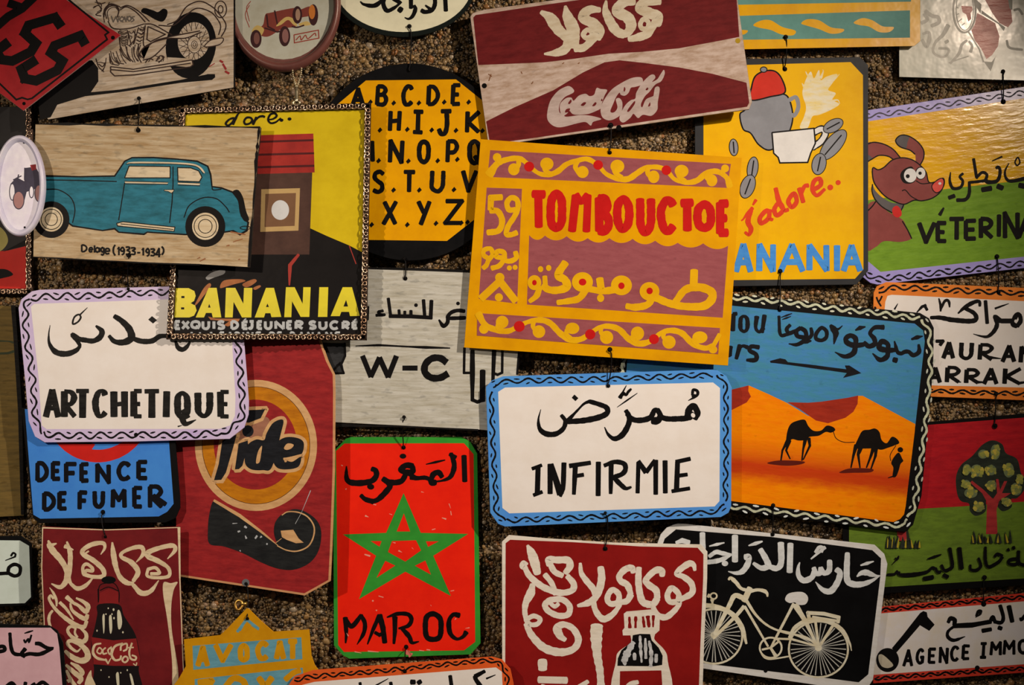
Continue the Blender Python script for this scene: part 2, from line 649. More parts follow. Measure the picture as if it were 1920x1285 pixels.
def build_pebbles():
    """Pebble-dash: rounded stones pressed into the mortar wherever the signs leave the wall open."""
    cell = 4.0
    gx0, gy0, gx1, gy1 = -70, -70, 1990, 1355
    nx, ny = int((gx1 - gx0) / cell), int((gy1 - gy0) / cell)
    cx = gx0 + (np.arange(nx) + .5) * cell
    cy = gy0 + (np.arange(ny) + .5) * cell
    XX, YY = np.meshgrid(cx, cy)
    cover = np.zeros(XX.shape, bool)
    for s in SIGNS:
        o = s.outline
        ins = np.zeros(XX.shape, bool)
        k = len(o)
        for i in range(k):
            (xa, ya), (xb, yb) = o[i], o[(i + 1) % k]
            if ya == yb:
                continue
            c = ((ya > YY) != (yb > YY)) & (XX < (xb - xa) * (YY - ya) / (yb - ya) + xa)
            ins ^= c
        cover |= ins
    openm = ~cover
    grow = openm.copy()
    r = int(52 / cell)
    for k in range(1, r + 1):          # stones also run on behind the edges of the signs
        grow[:, k:] |= openm[:, :-k]
        grow[:, :-k] |= openm[:, k:]
    g2 = grow.copy()
    for k in range(1, r + 1):
        g2[k:, :] |= grow[:-k, :]
        g2[:-k, :] |= grow[k:, :]
    rng = np.random.default_rng(3)
    pts = []
    step = 5.6
    for j in range(int((gy1 - gy0) / (step * .87))):
        for i in range(int((gx1 - gx0) / step)):
            px = gx0 + (i + .5 * (j % 2)) * step
            py = gy0 + j * step * .87
            a, b = int((px - gx0) / cell), int((py - gy0) / cell)
            if 0 <= a < nx and 0 <= b < ny and g2[b, a]:
                pts.append((px, py))
    P = np.array(pts) + rng.normal(0, 1.5, (len(pts), 2))
    n = len(P)
    t = (1 + 5 ** .5) / 2
    ico = np.array([(-1, t, 0), (1, t, 0), (-1, -t, 0), (1, -t, 0), (0, -1, t), (0, 1, t), (0, -1, -t), (0, 1, -t), (t, 0, -1), (t, 0, 1), (-t, 0, -1), (-t, 0, 1)])
    ico /= np.linalg.norm(ico[0])
    F = np.array([(0, 11, 5), (0, 5, 1), (0, 1, 7), (0, 7, 10), (0, 10, 11), (1, 5, 9), (5, 11, 4), (11, 10, 2), (10, 7, 6), (7, 1, 8),
                  (3, 9, 4), (3, 4, 2), (3, 2, 6), (3, 6, 8), (3, 8, 9), (4, 9, 5), (2, 4, 11), (6, 2, 10), (8, 6, 7), (9, 8, 1)])
    size = rng.lognormal(math.log(3.0), .40, n) / 1000.0
    size = np.clip(size, .0014, .0072)
    sx = size * rng.uniform(.9, 1.35, n)
    sz = size * rng.uniform(.8, 1.15, n)
    sy = size * rng.uniform(.55, .95, n)
    ang = rng.uniform(0, math.pi, n)
    V = ico[None] * np.stack((sx, sy, sz), 1)[:, None, :]
    ca, sa = np.cos(ang)[:, None], np.sin(ang)[:, None]
    X = V[:, :, 0] * ca - V[:, :, 2] * sa + ((P[:, 0] - 960) / FPX * CAM_D)[:, None]
    Z = V[:, :, 0] * sa + V[:, :, 2] * ca + (CAM_Z - (P[:, 1] - 642.5) / FPX * CAM_D)[:, None]
    Y = V[:, :, 1] - (rng.uniform(.0, .0028, n))[:, None]
    Y = np.minimum(Y, -.0003)
    co = np.stack((X, Y, Z), 2).reshape(-1, 3)
    faces = (F[None] + (np.arange(n) * 12)[:, None, None]).reshape(-1, 3)
    me = bpy.data.meshes.new('pebble_aggregate')
    me.vertices.add(len(co))
    me.vertices.foreach_set('co', co.astype(np.float32).ravel())
    me.loops.add(faces.size)
    me.loops.foreach_set('vertex_index', faces.astype(np.int32).ravel())
    me.polygons.add(len(faces))
    me.polygons.foreach_set('loop_start', (np.arange(len(faces)) * 3).astype(np.int32))
    me.polygons.foreach_set('use_smooth', np.ones(len(faces), bool))
    me.update()
    a = me.attributes.new('stone', 'FLOAT', 'POINT')
    a.data.foreach_set('value', np.repeat(rng.uniform(0, 1, n), 12).astype(np.float32))
    me.materials.append(pebble_material())
    o = bpy.data.objects.new('pebble_aggregate', me)
    o['kind'] = 'stuff'
    o['label'] = 'brown and grey pebbles set in the rough wall between the signs'
    o['category'] = 'pebbles'
    COL.objects.link(o)


build_wall()

# ---------------------------------------------------------------- signs, upper part of the wall
CREAM = paint((205, 188, 162), 'brush', (180, 155, 118))


def sign(name, label, fr, outline, h, mat, cat='sign', **k):
    return Sign(name, label, cat, fr, outline, h / 1000.0, mat=mat, **k)


RED_A = paint((170, 32, 34), 'enamel', (140, 24, 27))
s = sign('metal_sign', 'red metal sign turned on its corner with angular black letters', (0, 0, 4),
         "908 264 176 832 -577 270 153 -227", 84, RED_A, thick=.0025, edge=paint((170, 130, 115), 'plain'), roll=37.7)
s.st('border_line', INK, 12, "505 -10 814 243 787 262 804 296 770 322 240 738 207 746 165 733 122 748 90 716 -20 610", cap=0)
s.st('lettering', INK, 64, "462 204 412 132 215 190 187 250 270 325 232 388 92 458 12 448 -28 385 68 312", cap=0, jit=.02)
s.st('lettering', INK, 64, "642 338 602 268 410 342 382 396 468 458 430 528 270 606 186 590 160 520 275 446", cap=0, jit=.02)
s.st('lettering', INK, 56, "-20 195 60 125 165 65 265 -30; 60 20 170 60", cap=0, jit=.02)
s.hole(847, 283, 15).hole(180, 777, 13)
s.done()

# drawing of a motorcycle
WH_M = paint((206, 180, 150), 'wood', (150, 118, 80))
s = sign('wooden_sign', 'white board with an ink drawing of a motorcycle, behind the red lozenge', (0, 0, 4),
         "1757 -80 1760 655 360 898 290 800 300 -80", 62, WH_M, thick=.006, edge=BLACKEDGE, roll=8)
BR = paint((58, 40, 32), 'plain')
k = 'motorcycle_drawing'
s.pg(k, INK, "560 520 620 455 690 452 736 510 738 610 682 692 900 672 1350 600 1560 556 1612 556 1614 580 1590 600 1350 622 900 692 640 722 430 786 380 880 300 900 290 800 300 560 560 500")
s.pg(k, INK, "1752 -80 1765 -80 1765 650 1752 656")
s.el(k + '/rear_wheel', INK, "1432 340 188 250 8")
s.el(k + '/rear_wheel', WH_M, "1452 308 118 142 8")
sp = []
for i in range(30):
    a = 2 * math.pi * i / 30
    b = a + (.5 if i % 2 else -.5)
    sp.append('%.0f %.0f %.0f %.0f' % (1455 + 45 * math.cos(b), 330 + 50 * math.sin(b), 1452 + 116 * math.cos(a), 308 + 140 * math.sin(a)))
s.st(k + '/rear_wheel', BR, 4, ';'.join(sp))
s.el(k + '/rear_wheel', WH_M, "1458 335 50 62")
s.elr(k + '/rear_wheel', BR, 5, "1458 335 50 62;1458 335 22 28;1458 335 10 14")
s.pg(k, WH_M, "~1080 440 1050 400 1110 335 1250 288 1390 285 1515 238 1500 215 1330 262 1180 295 1100 345 1060 390; 1255 430 1440 440 1450 480 1430 505 1260 490")
s.st(k, BR, 8, "~1255 185 1330 150 1400 50 1500 10 1590 50 1640 100 1690 170 1690 220 1660 275;~1190 190 1300 190 1400 110 1480 62 1580 90 1635 150 1655 200 1640 262")
s.elr(k, BR, 8, "1655 70 44 62;1655 70 18 28")
s.pg(k, INK, "~1060 90 1080 60 1150 78 1185 90 1225 65 1255 80 1250 125 1220 162 1170 150 1110 115")
s.st(k, BR, 8, "~900 75 950 52 1020 90 1090 165;~900 60 960 42 1040 85 1120 160;~810 160 850 212 960 215 1080 180;~800 140 790 90 820 50 870 45 892 75 880 130;~780 130 785 70 830 30 900 50")
s.st(k, BR, 8, "~1085 180 1150 185 1250 240 1290 262;1110 200 1240 258 1130 312 1102 296 1110 200;~1090 190 1075 320 1100 350 1180 300 1330 265 1500 232;~1080 440 1050 400 1110 336 1250 290 1390 286 1512 240;~1072 452 1150 425 1250 330")
s.st(k, BR, 7, "~895 235 930 250 955 240;~895 262 930 278 955 265;~900 290 930 305 955 292;~910 320 930 330 950 318;~1045 215 1075 225 1080 210;~1035 245 1065 255 1075 240;~1030 275 1055 285 1070 272;~1025 300 1050 312 1060 300;960 235 985 340;~1000 230 1020 280 970 345;1040 205 1005 330;890 235 905 370")
s.st(k, BR, 7, "~905 370 930 420 980 460;~950 350 960 420 1000 465;~1000 350 1010 420 1040 460;~1040 330 1040 420 1060 470;~830 440 850 480 890 490;~870 430 890 470 930 480;~820 400 830 440 830 470")
s.st(k, BR, 8, "830 500 1000 520 1440 450 1450 485 1428 502 1010 562 860 570 830 540 830 500;830 522 1000 538 1430 474;~1090 470 1120 440 1150 450;~1170 460 1200 420 1230 430 1190 470")
s.pg(k, WH_M, "~1535 345 1580 302 1660 285 1676 300 1645 335 1560 352")
s.st(k, BR, 7, "o1535 345 1580 302 1660 285 1676 300 1645 335 1560 352;~720 440 740 500 780 540;~740 480 770 500 790 470;~700 60 740 40 760 80 720 110 760 120;~720 -10 740 30 790 20")
s.st('lettering', paint((110, 95, 80), 'plain'), 8, "835 120 850 165 870 125 885 165 895 120;~905 160 930 145 915 125 900 150 925 165;935 125 945 160 955 122;o972 122 985 142 970 158 958 140;~1010 125 990 130 1005 150 985 165")
s.fr = (170, 0, 4.782)
s.st(k, BR, 6, "~165 190 150 120 170 80 220 65 255 105;~150 60 175 45 220 50 250 90;~125 200 115 120 150 60 170 20;~260 270 290 280 325 270;~262 300 295 312 328 300;~265 335 295 345 328 332;~268 365 300 378 330 362;~275 400 300 412 325 395;~450 240 470 250 480 240;~440 265 462 280 478 268;~430 295 455 310 475 300;~420 325 450 340 470 330;~412 355 440 370 465 360;~405 385 430 395 455 385")
s.st(k, BR, 6, "330 270 340 330 330 400 360 420;400 265 395 340 380 400;~345 280 365 300 390 280;~350 320 370 330 365 350;~270 420 300 480 350 540;~260 440 285 520 320 570;~310 400 330 470 360 540;~370 430 375 500 400 560;~400 400 390 480 420 550;~430 400 415 480 440 540;~450 400 430 470 450 520;~180 460 200 530 260 580;~200 470 225 540 265 570;~170 490 175 560 200 580;~230 460 250 520 270 560;~30 60 70 50 100 80 60 110;~40 20 90 30 100 60;~60 560 100 560 130 580 110 640;~140 520 130 590 100 640;500 540 540 520 520 555;~580 500 620 520 590 545 640 550;~640 505 655 530 650 550")
s.fr = (0, 0, 4)
s.st('paint_splash', paint((150, 45, 40), 'plain'), 14, "1650 455 1672 468;1672 480 1695 520;1690 535 1718 552;w6 1570 500 1610 476")
s.hole(1042, 738, 15)
s.done()

# round tin tray
TIN_RIM = paint((112, 62, 50), 'enamel', (82, 44, 38), .35)
TINW = paint((186, 176, 150), 'enamel', (165, 152, 122), .35)
s = Sign('tin_tray', 'round tin tray with a copper rim and a small red vintage car', 'tray', (440, 0, 4),
         ' '.join('%.1f %.1f' % (370 + 425 * math.cos(a), 40 + 500 * math.sin(a)) for a in np.linspace(0, 2 * math.pi, 48, False)),
         .042, mat=TIN_RIM, thick=.003, part='base')


def dish_rim(s, key, mat, cx, cy, prof, nseg=64):
    """raised rim: rings (rx, ry, lift) lofted into one band"""
    V, F = [], []
    for rx, ry, lift in prof:
        for i in range(nseg):
            a = 2 * math.pi * i / nseg
            V.append(s.loc(*s.P(cx + rx * math.cos(a), cy + ry * math.sin(a)), lift))
    for j in range(len(prof) - 1):
        for i in range(nseg):
            q = (i + 1) % nseg
            F.append((j * nseg + i, j * nseg + q, (j + 1) * nseg + q, (j + 1) * nseg + i))
    s.add(key, mat, V, F, True)


dish_rim(s, 'rim', TIN_RIM, 370, 40, [(372, 424, .0005), (378, 432, .006), (390, 446, .011), (405, 466, .012), (418, 488, .009), (426, 500, .002), (427, 501, -.002)])
s.el('tray_face', TINW, "365 18 380 428")
k = 'car_picture'
s.pg(k, paint((128, 58, 45), 'plain'), "~230 110 270 95 440 60 480 75 560 48 615 62 600 110 480 140 455 200 360 215 250 275 170 255 150 215 210 190")
s.pg(k, paint((198, 160, 88), 'plain'), "~310 195 380 130 440 140 470 195 440 185 400 150 350 185;~130 230 170 190 220 220 190 280 150 290;~480 180 540 160 570 185 500 195")
DK = paint((62, 34, 32), 'plain')
s.el(k + '/wheel#1', DK, "160 292 42 68").el(k + '/wheel#1', paint((120, 75, 62), 'plain'), "165 288 22 44")
s.el(k + '/wheel#2', DK, "375 272 42 76").el(k + '/wheel#2', paint((140, 92, 80), 'plain'), "380 270 24 52")
s.el(k + '/wheel#3', DK, "470 112 36 66").el(k + '/wheel#3', paint((165, 125, 95), 'plain'), "474 110 18 44")
s.el(k + '/wheel#4', DK, "590 112 36 80").el(k + '/wheel#4', paint((195, 110, 45), 'plain'), "580 90 24 54")
s.st(k, DK, 10, "225 210 320 240 360 230;240 110 250 200 300 225;300 80 320 180;~430 200 470 205 520 190")
RDL = paint((150, 60, 45), 'plain')
s.st('signature', RDL, 7, "445 262 628 226 632 286 448 322 445 262;~460 300 490 270 500 300 530 265 550 290 600 250 610 270")
s.st('red_line', RDL, 5, "~110 40 80 110 110 205;~120 10 90 60 110 160")
s.done()

# round white sign at the top
s = Sign('metal_sign', 'round white metal sign with a black rim, hanging above the alphabet sign', 'sign', (440, 0, 4),
         ' '.join('%.1f %.1f' % (1262 + 550 * math.cos(a), -130 + 408 * math.sin(a)) for a in np.linspace(0, 2 * math.pi, 60, False)),
         .034, mat=paint((24, 27, 22), 'enamel'), thick=.002)
s.el('white_field', paint((230, 213, 170), 'enamel'), "1265 -130 520 370", n=60)
s.st('lettering', INK, 29, "1578 -30 1584 82;~1500 -30 1502 30 1480 75 1430 90 1400 78;~w12.2-26.8 1430 40 1475 75;1322 -30 1322 62;~w7.3-22-29.3-24.4 1275 132 1305 142 1335 120 1355 70 1345 42;~w22-31.7-24.4-12.2 1130 -20 1115 30 1142 80 1195 60 1252 15;w39 1232 66 1252 80;~w9.8-26.8-31.7-24.4 942 12 972 34 1050 42 1115 -5;1190 -10 1240 20")
s.hole(1310, 197, 17)
s.done()

# maroon drink sign
MAR = paint((108, 30, 28), 'brush', (84, 20, 20))
WB = paint((196, 166, 142), 'brush', (148, 110, 78))
s = sign('wooden_sign', 'wide tilted maroon board with a white wave band and chalky white script', (880, 0, 3.5556),
         "5 112 22 86 100 64 1762 -162 1788 0 1885 680 1866 728 420 936 128 977", 56, WB, thick=.007, roll=8,
         edge=paint((150, 125, 98), 'brush'), tx=.05)
s.pg('maroon_field', MAR, "26 118 42 100 600 18 1772 -148 1800 246 1700 266 1400 322 1150 346 930 358 700 392 500 416 60 434;112 810 300 716 560 602 760 482 900 416 1000 402 1150 418 1400 450 1620 492 1848 552 1866 684 1852 712 1300 792 420 922 138 960")
k = 'arabic_lettering'
CH = paint((206, 184, 150), 'brush', (184, 156, 118))
s.st(k, CH, 60, "~w24-74-60-60-50-12 478 80 540 120 595 200 660 262 640 325 580 352 500 360;~w16-62-78-74-60 640 40 655 110 690 190 695 270 700 310;~w50-44-44-60 705 320 760 318 815 270 845 225;~w30-56-58-66-60 872 66 800 66 756 116 830 160 866 210 845 250;ow30 760 230 785 200 815 212 812 242 780 254")
s.st(k, CH, 60, "~w14-50-60-50 912 5 908 70 942 150 985 210 1035 232;~w46-60-66-66-40 1100 8 1025 18 985 76 1050 112 1078 160 1062 210 1030 232;~w44-56-66-60 1272 8 1170 14 1140 56 1200 88 1256 112 1244 165;ow28 1140 160 1162 128 1194 148 1188 186 1152 190;~w50-52-48-30 1225 165 1185 225 1120 250 1062 262")
k = 'script_lettering'
CK = paint((186, 158, 140), 'brush', (160, 132, 114))
s.fr = (1010, 120, 5.579)
s.pg(k, CK, "~370 275 335 238 290 235 200 285 120 390 88 530 105 605 170 655 250 660 400 622 490 608 545 645 570 606 655 576 560 545 440 535 300 552 262 540 215 500 220 420 270 350 330 318 362 300")
s.pg(k, CK, "~222 430 280 362 340 352 366 384 420 332 490 312 532 336 580 320 606 252 650 262 716 272 690 330 664 400 652 462 600 492 545 515 500 526 400 532 352 522 322 492 290 525 240 542")
s.pg(k, CK, "~1060 138 1090 165 1080 215 1010 240 965 250 940 302 900 332 858 322 845 300 808 350 778 420 750 490 768 510 802 496 824 450 808 372 845 358 876 410 862 520 800 572 730 590 665 555 648 470 682 380 760 272 860 202 970 148")
s.pg(k, CK, "~850 590 850 540 900 440 960 382 1010 362 1022 300 1082 200 1160 122 1205 112 1220 145 1186 188 1240 160 1272 112 1308 62 1318 105 1282 180 1220 216 1160 290 1110 340 1070 420 1084 452 1122 372 1190 340 1202 328 1216 252 1248 235 1266 268 1246 400 1240 480 1180 542 1092 532 1040 566 992 522 960 562 890 612")
s.pg(k, MAR, "~276 508 288 474 328 466 314 500;~308 410 336 372 344 396 322 420;~440 432 470 402 497 406 470 438;~560 440 588 402 606 410 588 438;~651 388 660 362 669 384;~888 280 896 240 908 262 900 288;~925 494 958 440 1004 388 1004 420 950 494;~1118 268 1138 246 1147 262 1132 276;~1144 444 1164 400 1168 436")
s.fr = (880, 0, 3.5556)
s.hole(100, 572, 17).hole(942, 836, 18).hole(997, 852, 18)
s.el('hanging_hole#9', paint((176, 135, 30), 'plain'), "1790 272 17")
s.st('rust_scratch', paint((120, 70, 35), 'plain'), 5, "128 495 150 510;130 540 145 495;345 478 352 492;415 560 425 545;620 425 632 418;725 425 735 418")
s.done()

# yellow and teal sign in the top row
YEL_T = paint((226, 160, 12), 'enamel', (205, 136, 6), .2)
TEAL = paint((98, 138, 120), 'enamel', (82, 120, 105))
s = sign('metal_sign', 'yellow metal sign with teal bands and a row of small yellow flame shapes', (1320, 0, 3.2),
         "1298 -90 1298 246 1262 276 120 298 150 -90", 36, YEL_T, roll=-1)
s.pg('teal_band', TEAL, "130 98 1236 62 1236 226 130 240;130 -90 1246 -90 1242 10 130 30")
s.pg('flame_pattern', YEL_T, "~296 150 340 124 400 122 470 162 548 184 532 212 462 206 400 180 330 166;~583 140 620 116 690 122 762 164 838 175 822 196 760 202 690 175 620 155;~898 135 950 109 1010 122 1072 158 1138 163 1112 192 1050 192 990 160 930 150;~200 182 262 183 242 206 200 206")
s.hole(490, 222, 14)
s.done()

# silver scooter sign
SIL = paint((196, 186, 160), 'enamel', (178, 166, 138), .17)
s = sign('metal_sign', 'shiny silver metal sign with a red scooter and loose grey script', (1320, 0, 3.2),
         "1170 -90 1170 462 2140 490 2140 -90", 20, SIL, edge=BLACKEDGE)
GRY = paint((104, 98, 78), 'enamel', (130, 124, 100), .3)
REDS = paint((205, 72, 50), 'brush', (180, 52, 36), .3)
s.fr = (1660, 0, 7.385)
k = 'scooter_picture'
s.pg(k, REDS, "1270 180 1330 210 1520 320 1580 500 1560 640 1480 760 1400 820 1330 680 1240 560 1190 420 1240 330;1350 -60 1720 -60 1760 300 1700 380 1580 320 1480 180")
s.pg(k, GRY, "1220 -40 1330 60 1320 190 1260 100;1330 140 1660 380 1640 430 1560 330 1330 190;1690 -60 1760 -60 1760 140 1720 120;1360 850 1470 860 1530 780 1460 990")
s.elr(k + '/front_wheel', GRY, 30, "1095 140 155 310")
s.elr(k + '/front_wheel', GRY, 14, "1100 130 120 290")
s.st(k + '/front_wheel', GRY, 12, "990 200 1020 190;1010 300 1060 260;1060 350 1100 320;985 100 1010 110")
s.pg(k + '/front_wheel', REDS, "1050 80 1200 90 1210 140 1180 180 1190 260 1150 300 1120 200 1070 170")
s.st(k, GRY, 30, "~1780 140 1850 130 1900 200;~1680 560 1720 660 1900 690;w20 1150 440 1300 680 1360 860")
s.st('lettering', GRY, 46, "~550 150 650 220 730 240 740 310 640 360;~540 190 580 270 500 320;~w30-50-40 520 470 600 450 610 540 570 640 510 550;~w60-40-30-28-30 870 350 800 480 700 580 660 690 700 760 800 790 860 750 870 680 740 670;w40 830 590 870 565;~w30-40-26 1130 560 1060 620 1020 740 900 880;~w26-40 1160 570 1200 640 1180 720;w16 880 870 1020 820 1150 780")
s.hole(1630, 990, 30)
s.fr = (1320, 0, 3.2)
s.done()

# yellow coffee sign
YEL = paint((232, 169, 0), 'enamel', (220, 154, 0))
s = sign('metal_sign', 'tall yellow metal sign with a black border, a steaming white cup and blue capitals', (0, 0, 1),
         "1303 112 1612 107 1628 122 1628 508 1606 534 1303 538", 22, paint((52, 50, 48), 'enamel'), thick=.002)
s.pg('yellow_field', YEL, "1319 124 1595 116.5 1618 141 1619 505 1603 523 1319 526")
s.fr = (1320, 0, 3.2)
GR = paint((140, 134, 130), 'plain', (126, 120, 116))
STEAM = paint((226, 206, 168), 'brush', (228, 190, 90))
# plain stand-in: a grey coffee pot with a red lid and coffee beans
k = 'coffee_pot_picture'
s.pg(k, GR, "~215 690 245 660 290 600 400 570 490 570 525 640 530 730 490 830 400 900 330 870 280 800 235 775")
s.st(k, INK, 8, "o215 690 245 660 290 600 400 570 490 570 525 640 530 730 490 830 400 900 330 870 280 800 235 775")
s.st(k, GR, 22, "~512 600 552 585 566 640 545 690 522 690")
s.pg(k, paint((206, 48, 32), 'enamel'), "~282 600 286 520 310 455 370 425 430 430 470 480 485 555 400 580")
s.st(k, INK, 8, "o282 600 286 520 310 455 370 425 430 430 470 480 485 555 400 580")
s.el(k, GR, "358 418 20 16").elr(k, INK, 6, "358 418 20 16")
k = 'cup_picture'
s.pg('steam', STEAM, "~575 765 600 700 612 640 590 560 610 480 640 430 660 470 690 420 700 480 735 460 800 445 770 500 745 540 790 560 770 600 812 625 760 660 690 690 650 700 620 770")
s.st('steam', STEAM, 12, "~w14-4 640 480 620 450 610 430;~w16-3 700 470 715 430 712 418;~w14-3 740 520 790 470 812 445;~w14-3 760 610 800 600 815 622;~w14-3 600 520 588 500")
WCUP = paint((226, 212, 198), 'enamel')
s.st(k, INK, 40, "~650 800 705 775 728 800 700 850 650 885")
s.st(k, WCUP, 26, "~650 800 705 775 728 800 700 850 650 885")
s.pg(k, WCUP, "408 796 660 770 668 860 640 920 622 975 455 978 445 945 418 920")
s.st(k, INK, 8, "408 796 660 770 668 860 640 920 622 975 455 978 445 945 418 920 408 796")
for ib, (cx, cy, rx, ry, a) in enumerate(((775, 755, 34, 62, 62), (775, 870, 46, 110, 40), (690, 985, 40, 62, 12), (178, 885, 24, 48, -4), (292, 1010, 30, 66, 8), (262, 1120, 40, 70, 20))):
    k = 'coffee_bean#%d' % ib
    s.el(k, INK, '%f %f %f %f %f' % (cx, cy, rx + 5, ry + 5, a))
    s.el(k, GR, '%f %f %f %f %f' % (cx, cy, rx, ry, a))
    aa = math.radians(a + 90)
    s.st(k, INK, 7, '%f %f %f %f' % (cx - .7 * ry * math.cos(aa), cy - .7 * ry * math.sin(aa), cx + .7 * ry * math.cos(aa), cy + .7 * ry * math.sin(aa)))
s.hole(485, 415, 14)
s.fr = (1320, 240, 3.2)
RED_O = paint((218, 62, 30), 'enamel')
k = 'red_script'
s.st(k, RED_O, 26, "~w8-20 225 556 238 545 262 510 292 480;~w22-28-26-14 284 490 264 560 282 605 270 640 246 626;w18-10 312 432 294 462;ow24 372 498 336 540 344 572 384 546 392 510;~w22-18 396 492 394 540 412 552;ow24 452 450 422 488 438 525 474 492;~w22-28-20 430 362 450 440 482 492 506 490;ow24 532 398 506 440 528 475 556 442 548 402")
s.st(k, RED_O, 24, "572 362 596 446;~w16-24 584 402 602 352 626 345;~w24-24-22-18 656 372 700 342 694 306 662 318 650 368 678 405 724 368")
s.el(k, RED_O, "758 357 17;805 328 15")
s.tx('blue_capitals', paint((72, 140, 205), 'brush', (60, 118, 185)), 32, "A 190 700 282 862,N 332 702 414 856,A 462 704 592 858,N 632 706 735 852,I 788 706 810 858,A 836 708 936 858", cap=.15)
s.hole(457, 860, 14)
s.done()

# vet sign with a dog
LAV = paint((168, 150, 196), 'enamel', (152, 134, 180), .2)
YV = paint((238, 172, 6), 'brush', (220, 150, 2), .17)
s = sign('metal_sign', 'yellow and green metal sign with a brown dog and a wavy lilac border', (0, 0, 1),
         "1618 208 1990 152 1990 495 1645 534 1632 531 1618 520", 16, LAV, roll=7)
s.pg('yellow_field', YV, "1618 229 1990 174 1990 345 1618 385")
s.pg('green_field', paint((118, 148, 38), 'brush', (98, 128, 28), .45), "1618 377 1770 355 1990 330 1990 474 1651 510 1630 492 1618 484")
INKG = paint((80, 72, 74), 'plain')
s.wavy('border_waves', INKG, "1620 219 1700 208 1800 192 1990 163", 4.2, 38, 2.2, (7, 3))
s.wavy('border_waves', INK, "1622 512 1640 522 1660 522 1760 512 1990 485", 4.8, 38, 2.6, (9, 4))
s.fr = (1560, 160, 5.333)
k = 'dog_picture'
BRN = paint((140, 66, 58), 'enamel', (122, 54, 48))
GD = paint((96, 86, 80), 'plain')
s.pg(k + '/ear#1', BRN, "~350 590 420 570 520 590 610 640 680 720 620 750 560 710 470 700 400 735 350 765")
s.pg(k + '/ear#1', GD, "350 690 380 705 415 735 350 768")
s.st(k + '/ear#1', INK, 11, "~350 590 420 570 520 590 610 640 680 720;~350 768 400 738 470 702 560 710 620 748")
s.pg(k + '/ear#2', BRN, "~640 550 650 520 700 500 770 510 860 570 912 650 915 730 880 800 840 770 830 690 780 650 690 620 650 590")
s.pg(k + '/ear#2', GD, "~640 550 655 515 700 502 770 512 755 570 740 628 690 610 650 585")
s.st(k + '/ear#2', INK, 11, "~830 690 780 650 690 620 645 580 640 540 690 500 770 510 860 570 915 650 915 730 880 800")
s.fr = (1320, 240, 3.2)
s.pg(k, BRN, "~975 490 1030 440 1100 500 1190 550 1220 610 1245 662 1180 684 1080 680 1030 715 975 722")
s.st(k, INK, 7, "~980 500 1010 470 1035 435;~1190 560 1220 610 1246 664")
s.fr = (1560, 160, 5.333)
s.pg(k + '/collar', GD, "~405 990 430 1050 500 1120 600 1175 718 1190 690 1255 600 1270 500 1215 430 1140 400 1060")
s.st(k + '/collar', INK, 11, "~405 990 400 1060 430 1140 500 1215 600 1275;~718 1190 690 1255")
s.pg(k + '/head', BRN, "~410 825 460 845 520 820 600 750 700 725 800 745 880 800 940 870 970 970 1050 960 1110 930 1122 985 1080 1070 1000 1130 900 1155 820 1150 720 1190 620 1160 520 1100 430 990 405 900")
s.st(k + '/head', INK, 11, "o410 825 460 845 520 820 600 750 700 725 800 745 880 800 940 870 970 970 1050 960 1110 930 1122 985 1080 1070 1000 1130 900 1155 820 1150 720 1190 620 1160 520 1100 430 990 405 900")
s.pg(k + '/head', paint((218, 52, 36), 'enamel', rough=.25), "~1000 1000 1050 950 1100 930 1120 970 1100 1040 1050 1075 1010 1050")
s.st(k + '/head', INK, 9, "o1000 1000 1050 950 1100 930 1120 970 1100 1040 1050 1075 1010 1050;~840 955 900 985 1000 975;~700 1055 735 1050 790 1110 860 1150")
s.el(k + '/head', WCUP, "1078 982 15 13")
s.pg(k + '/head', INK, "~682 900 720 840 800 815 830 900 830 960 770 985 710 970")
s.el(k + '/head', INK, "885 880 54 64").el(k + '/head', WCUP, "782 902 63 70;887 880 46 56").el(k + '/head', INK, "757 910 20;880 880 17")
s.pg(k + '/collar', paint((205, 40, 34), 'enamel'), "~606 1230 650 1205 690 1250 692 1305 645 1322 608 1290")
k = 'arabic_lettering'
s.st(k, INK, 26, "w26.9 1415 735 1445 920;~1442 928 1500 872 1548 895 1528 950 1470 962 1375 972;~w24.6-31.4-33.6 1372 965 1372 1080 1335 1142 1248 1150;~w9-26.9-29.1-24.6-22.4 1185 870 1178 960 1210 1030 1285 1020 1308 960 1278 915 1310 882;w38.1 1168 1126 1225 1105;~w26.9-29.1-33.6-38.1 1640 828 1662 818 1680 850 1672 920 1640 962 1560 968 1535 948;w44.8 1500 1046 1592 1030;w44.8 1655 1008 1706 1030;w9-17.9 1600 758 1700 714;~w9-29.1-38.1 1768 780 1730 860 1742 932 1800 958 1990 918;ow13.4 1858 722 1830 768 1850 802 1878 772;w44.8 1872 1000 1990 1024")
s.hole(1712, 165, 26)
s.fr = (1320, 240, 3.2)
s.tx('latin_lettering', INK, 24, "V 1292 572 1382 682,E 1402 572 1448 678,T 1478 546 1556 668,E 1572 558 1628 664,R 1662 546 1726 656,I 1760 522 1778 650,N 1806 512 1880 656,A 1890 520 1990 655")
s.st('latin_lettering', INK, 18, "w10-20 1438 480 1414 522")
s.hole(1757, 772, 14)
s.done()
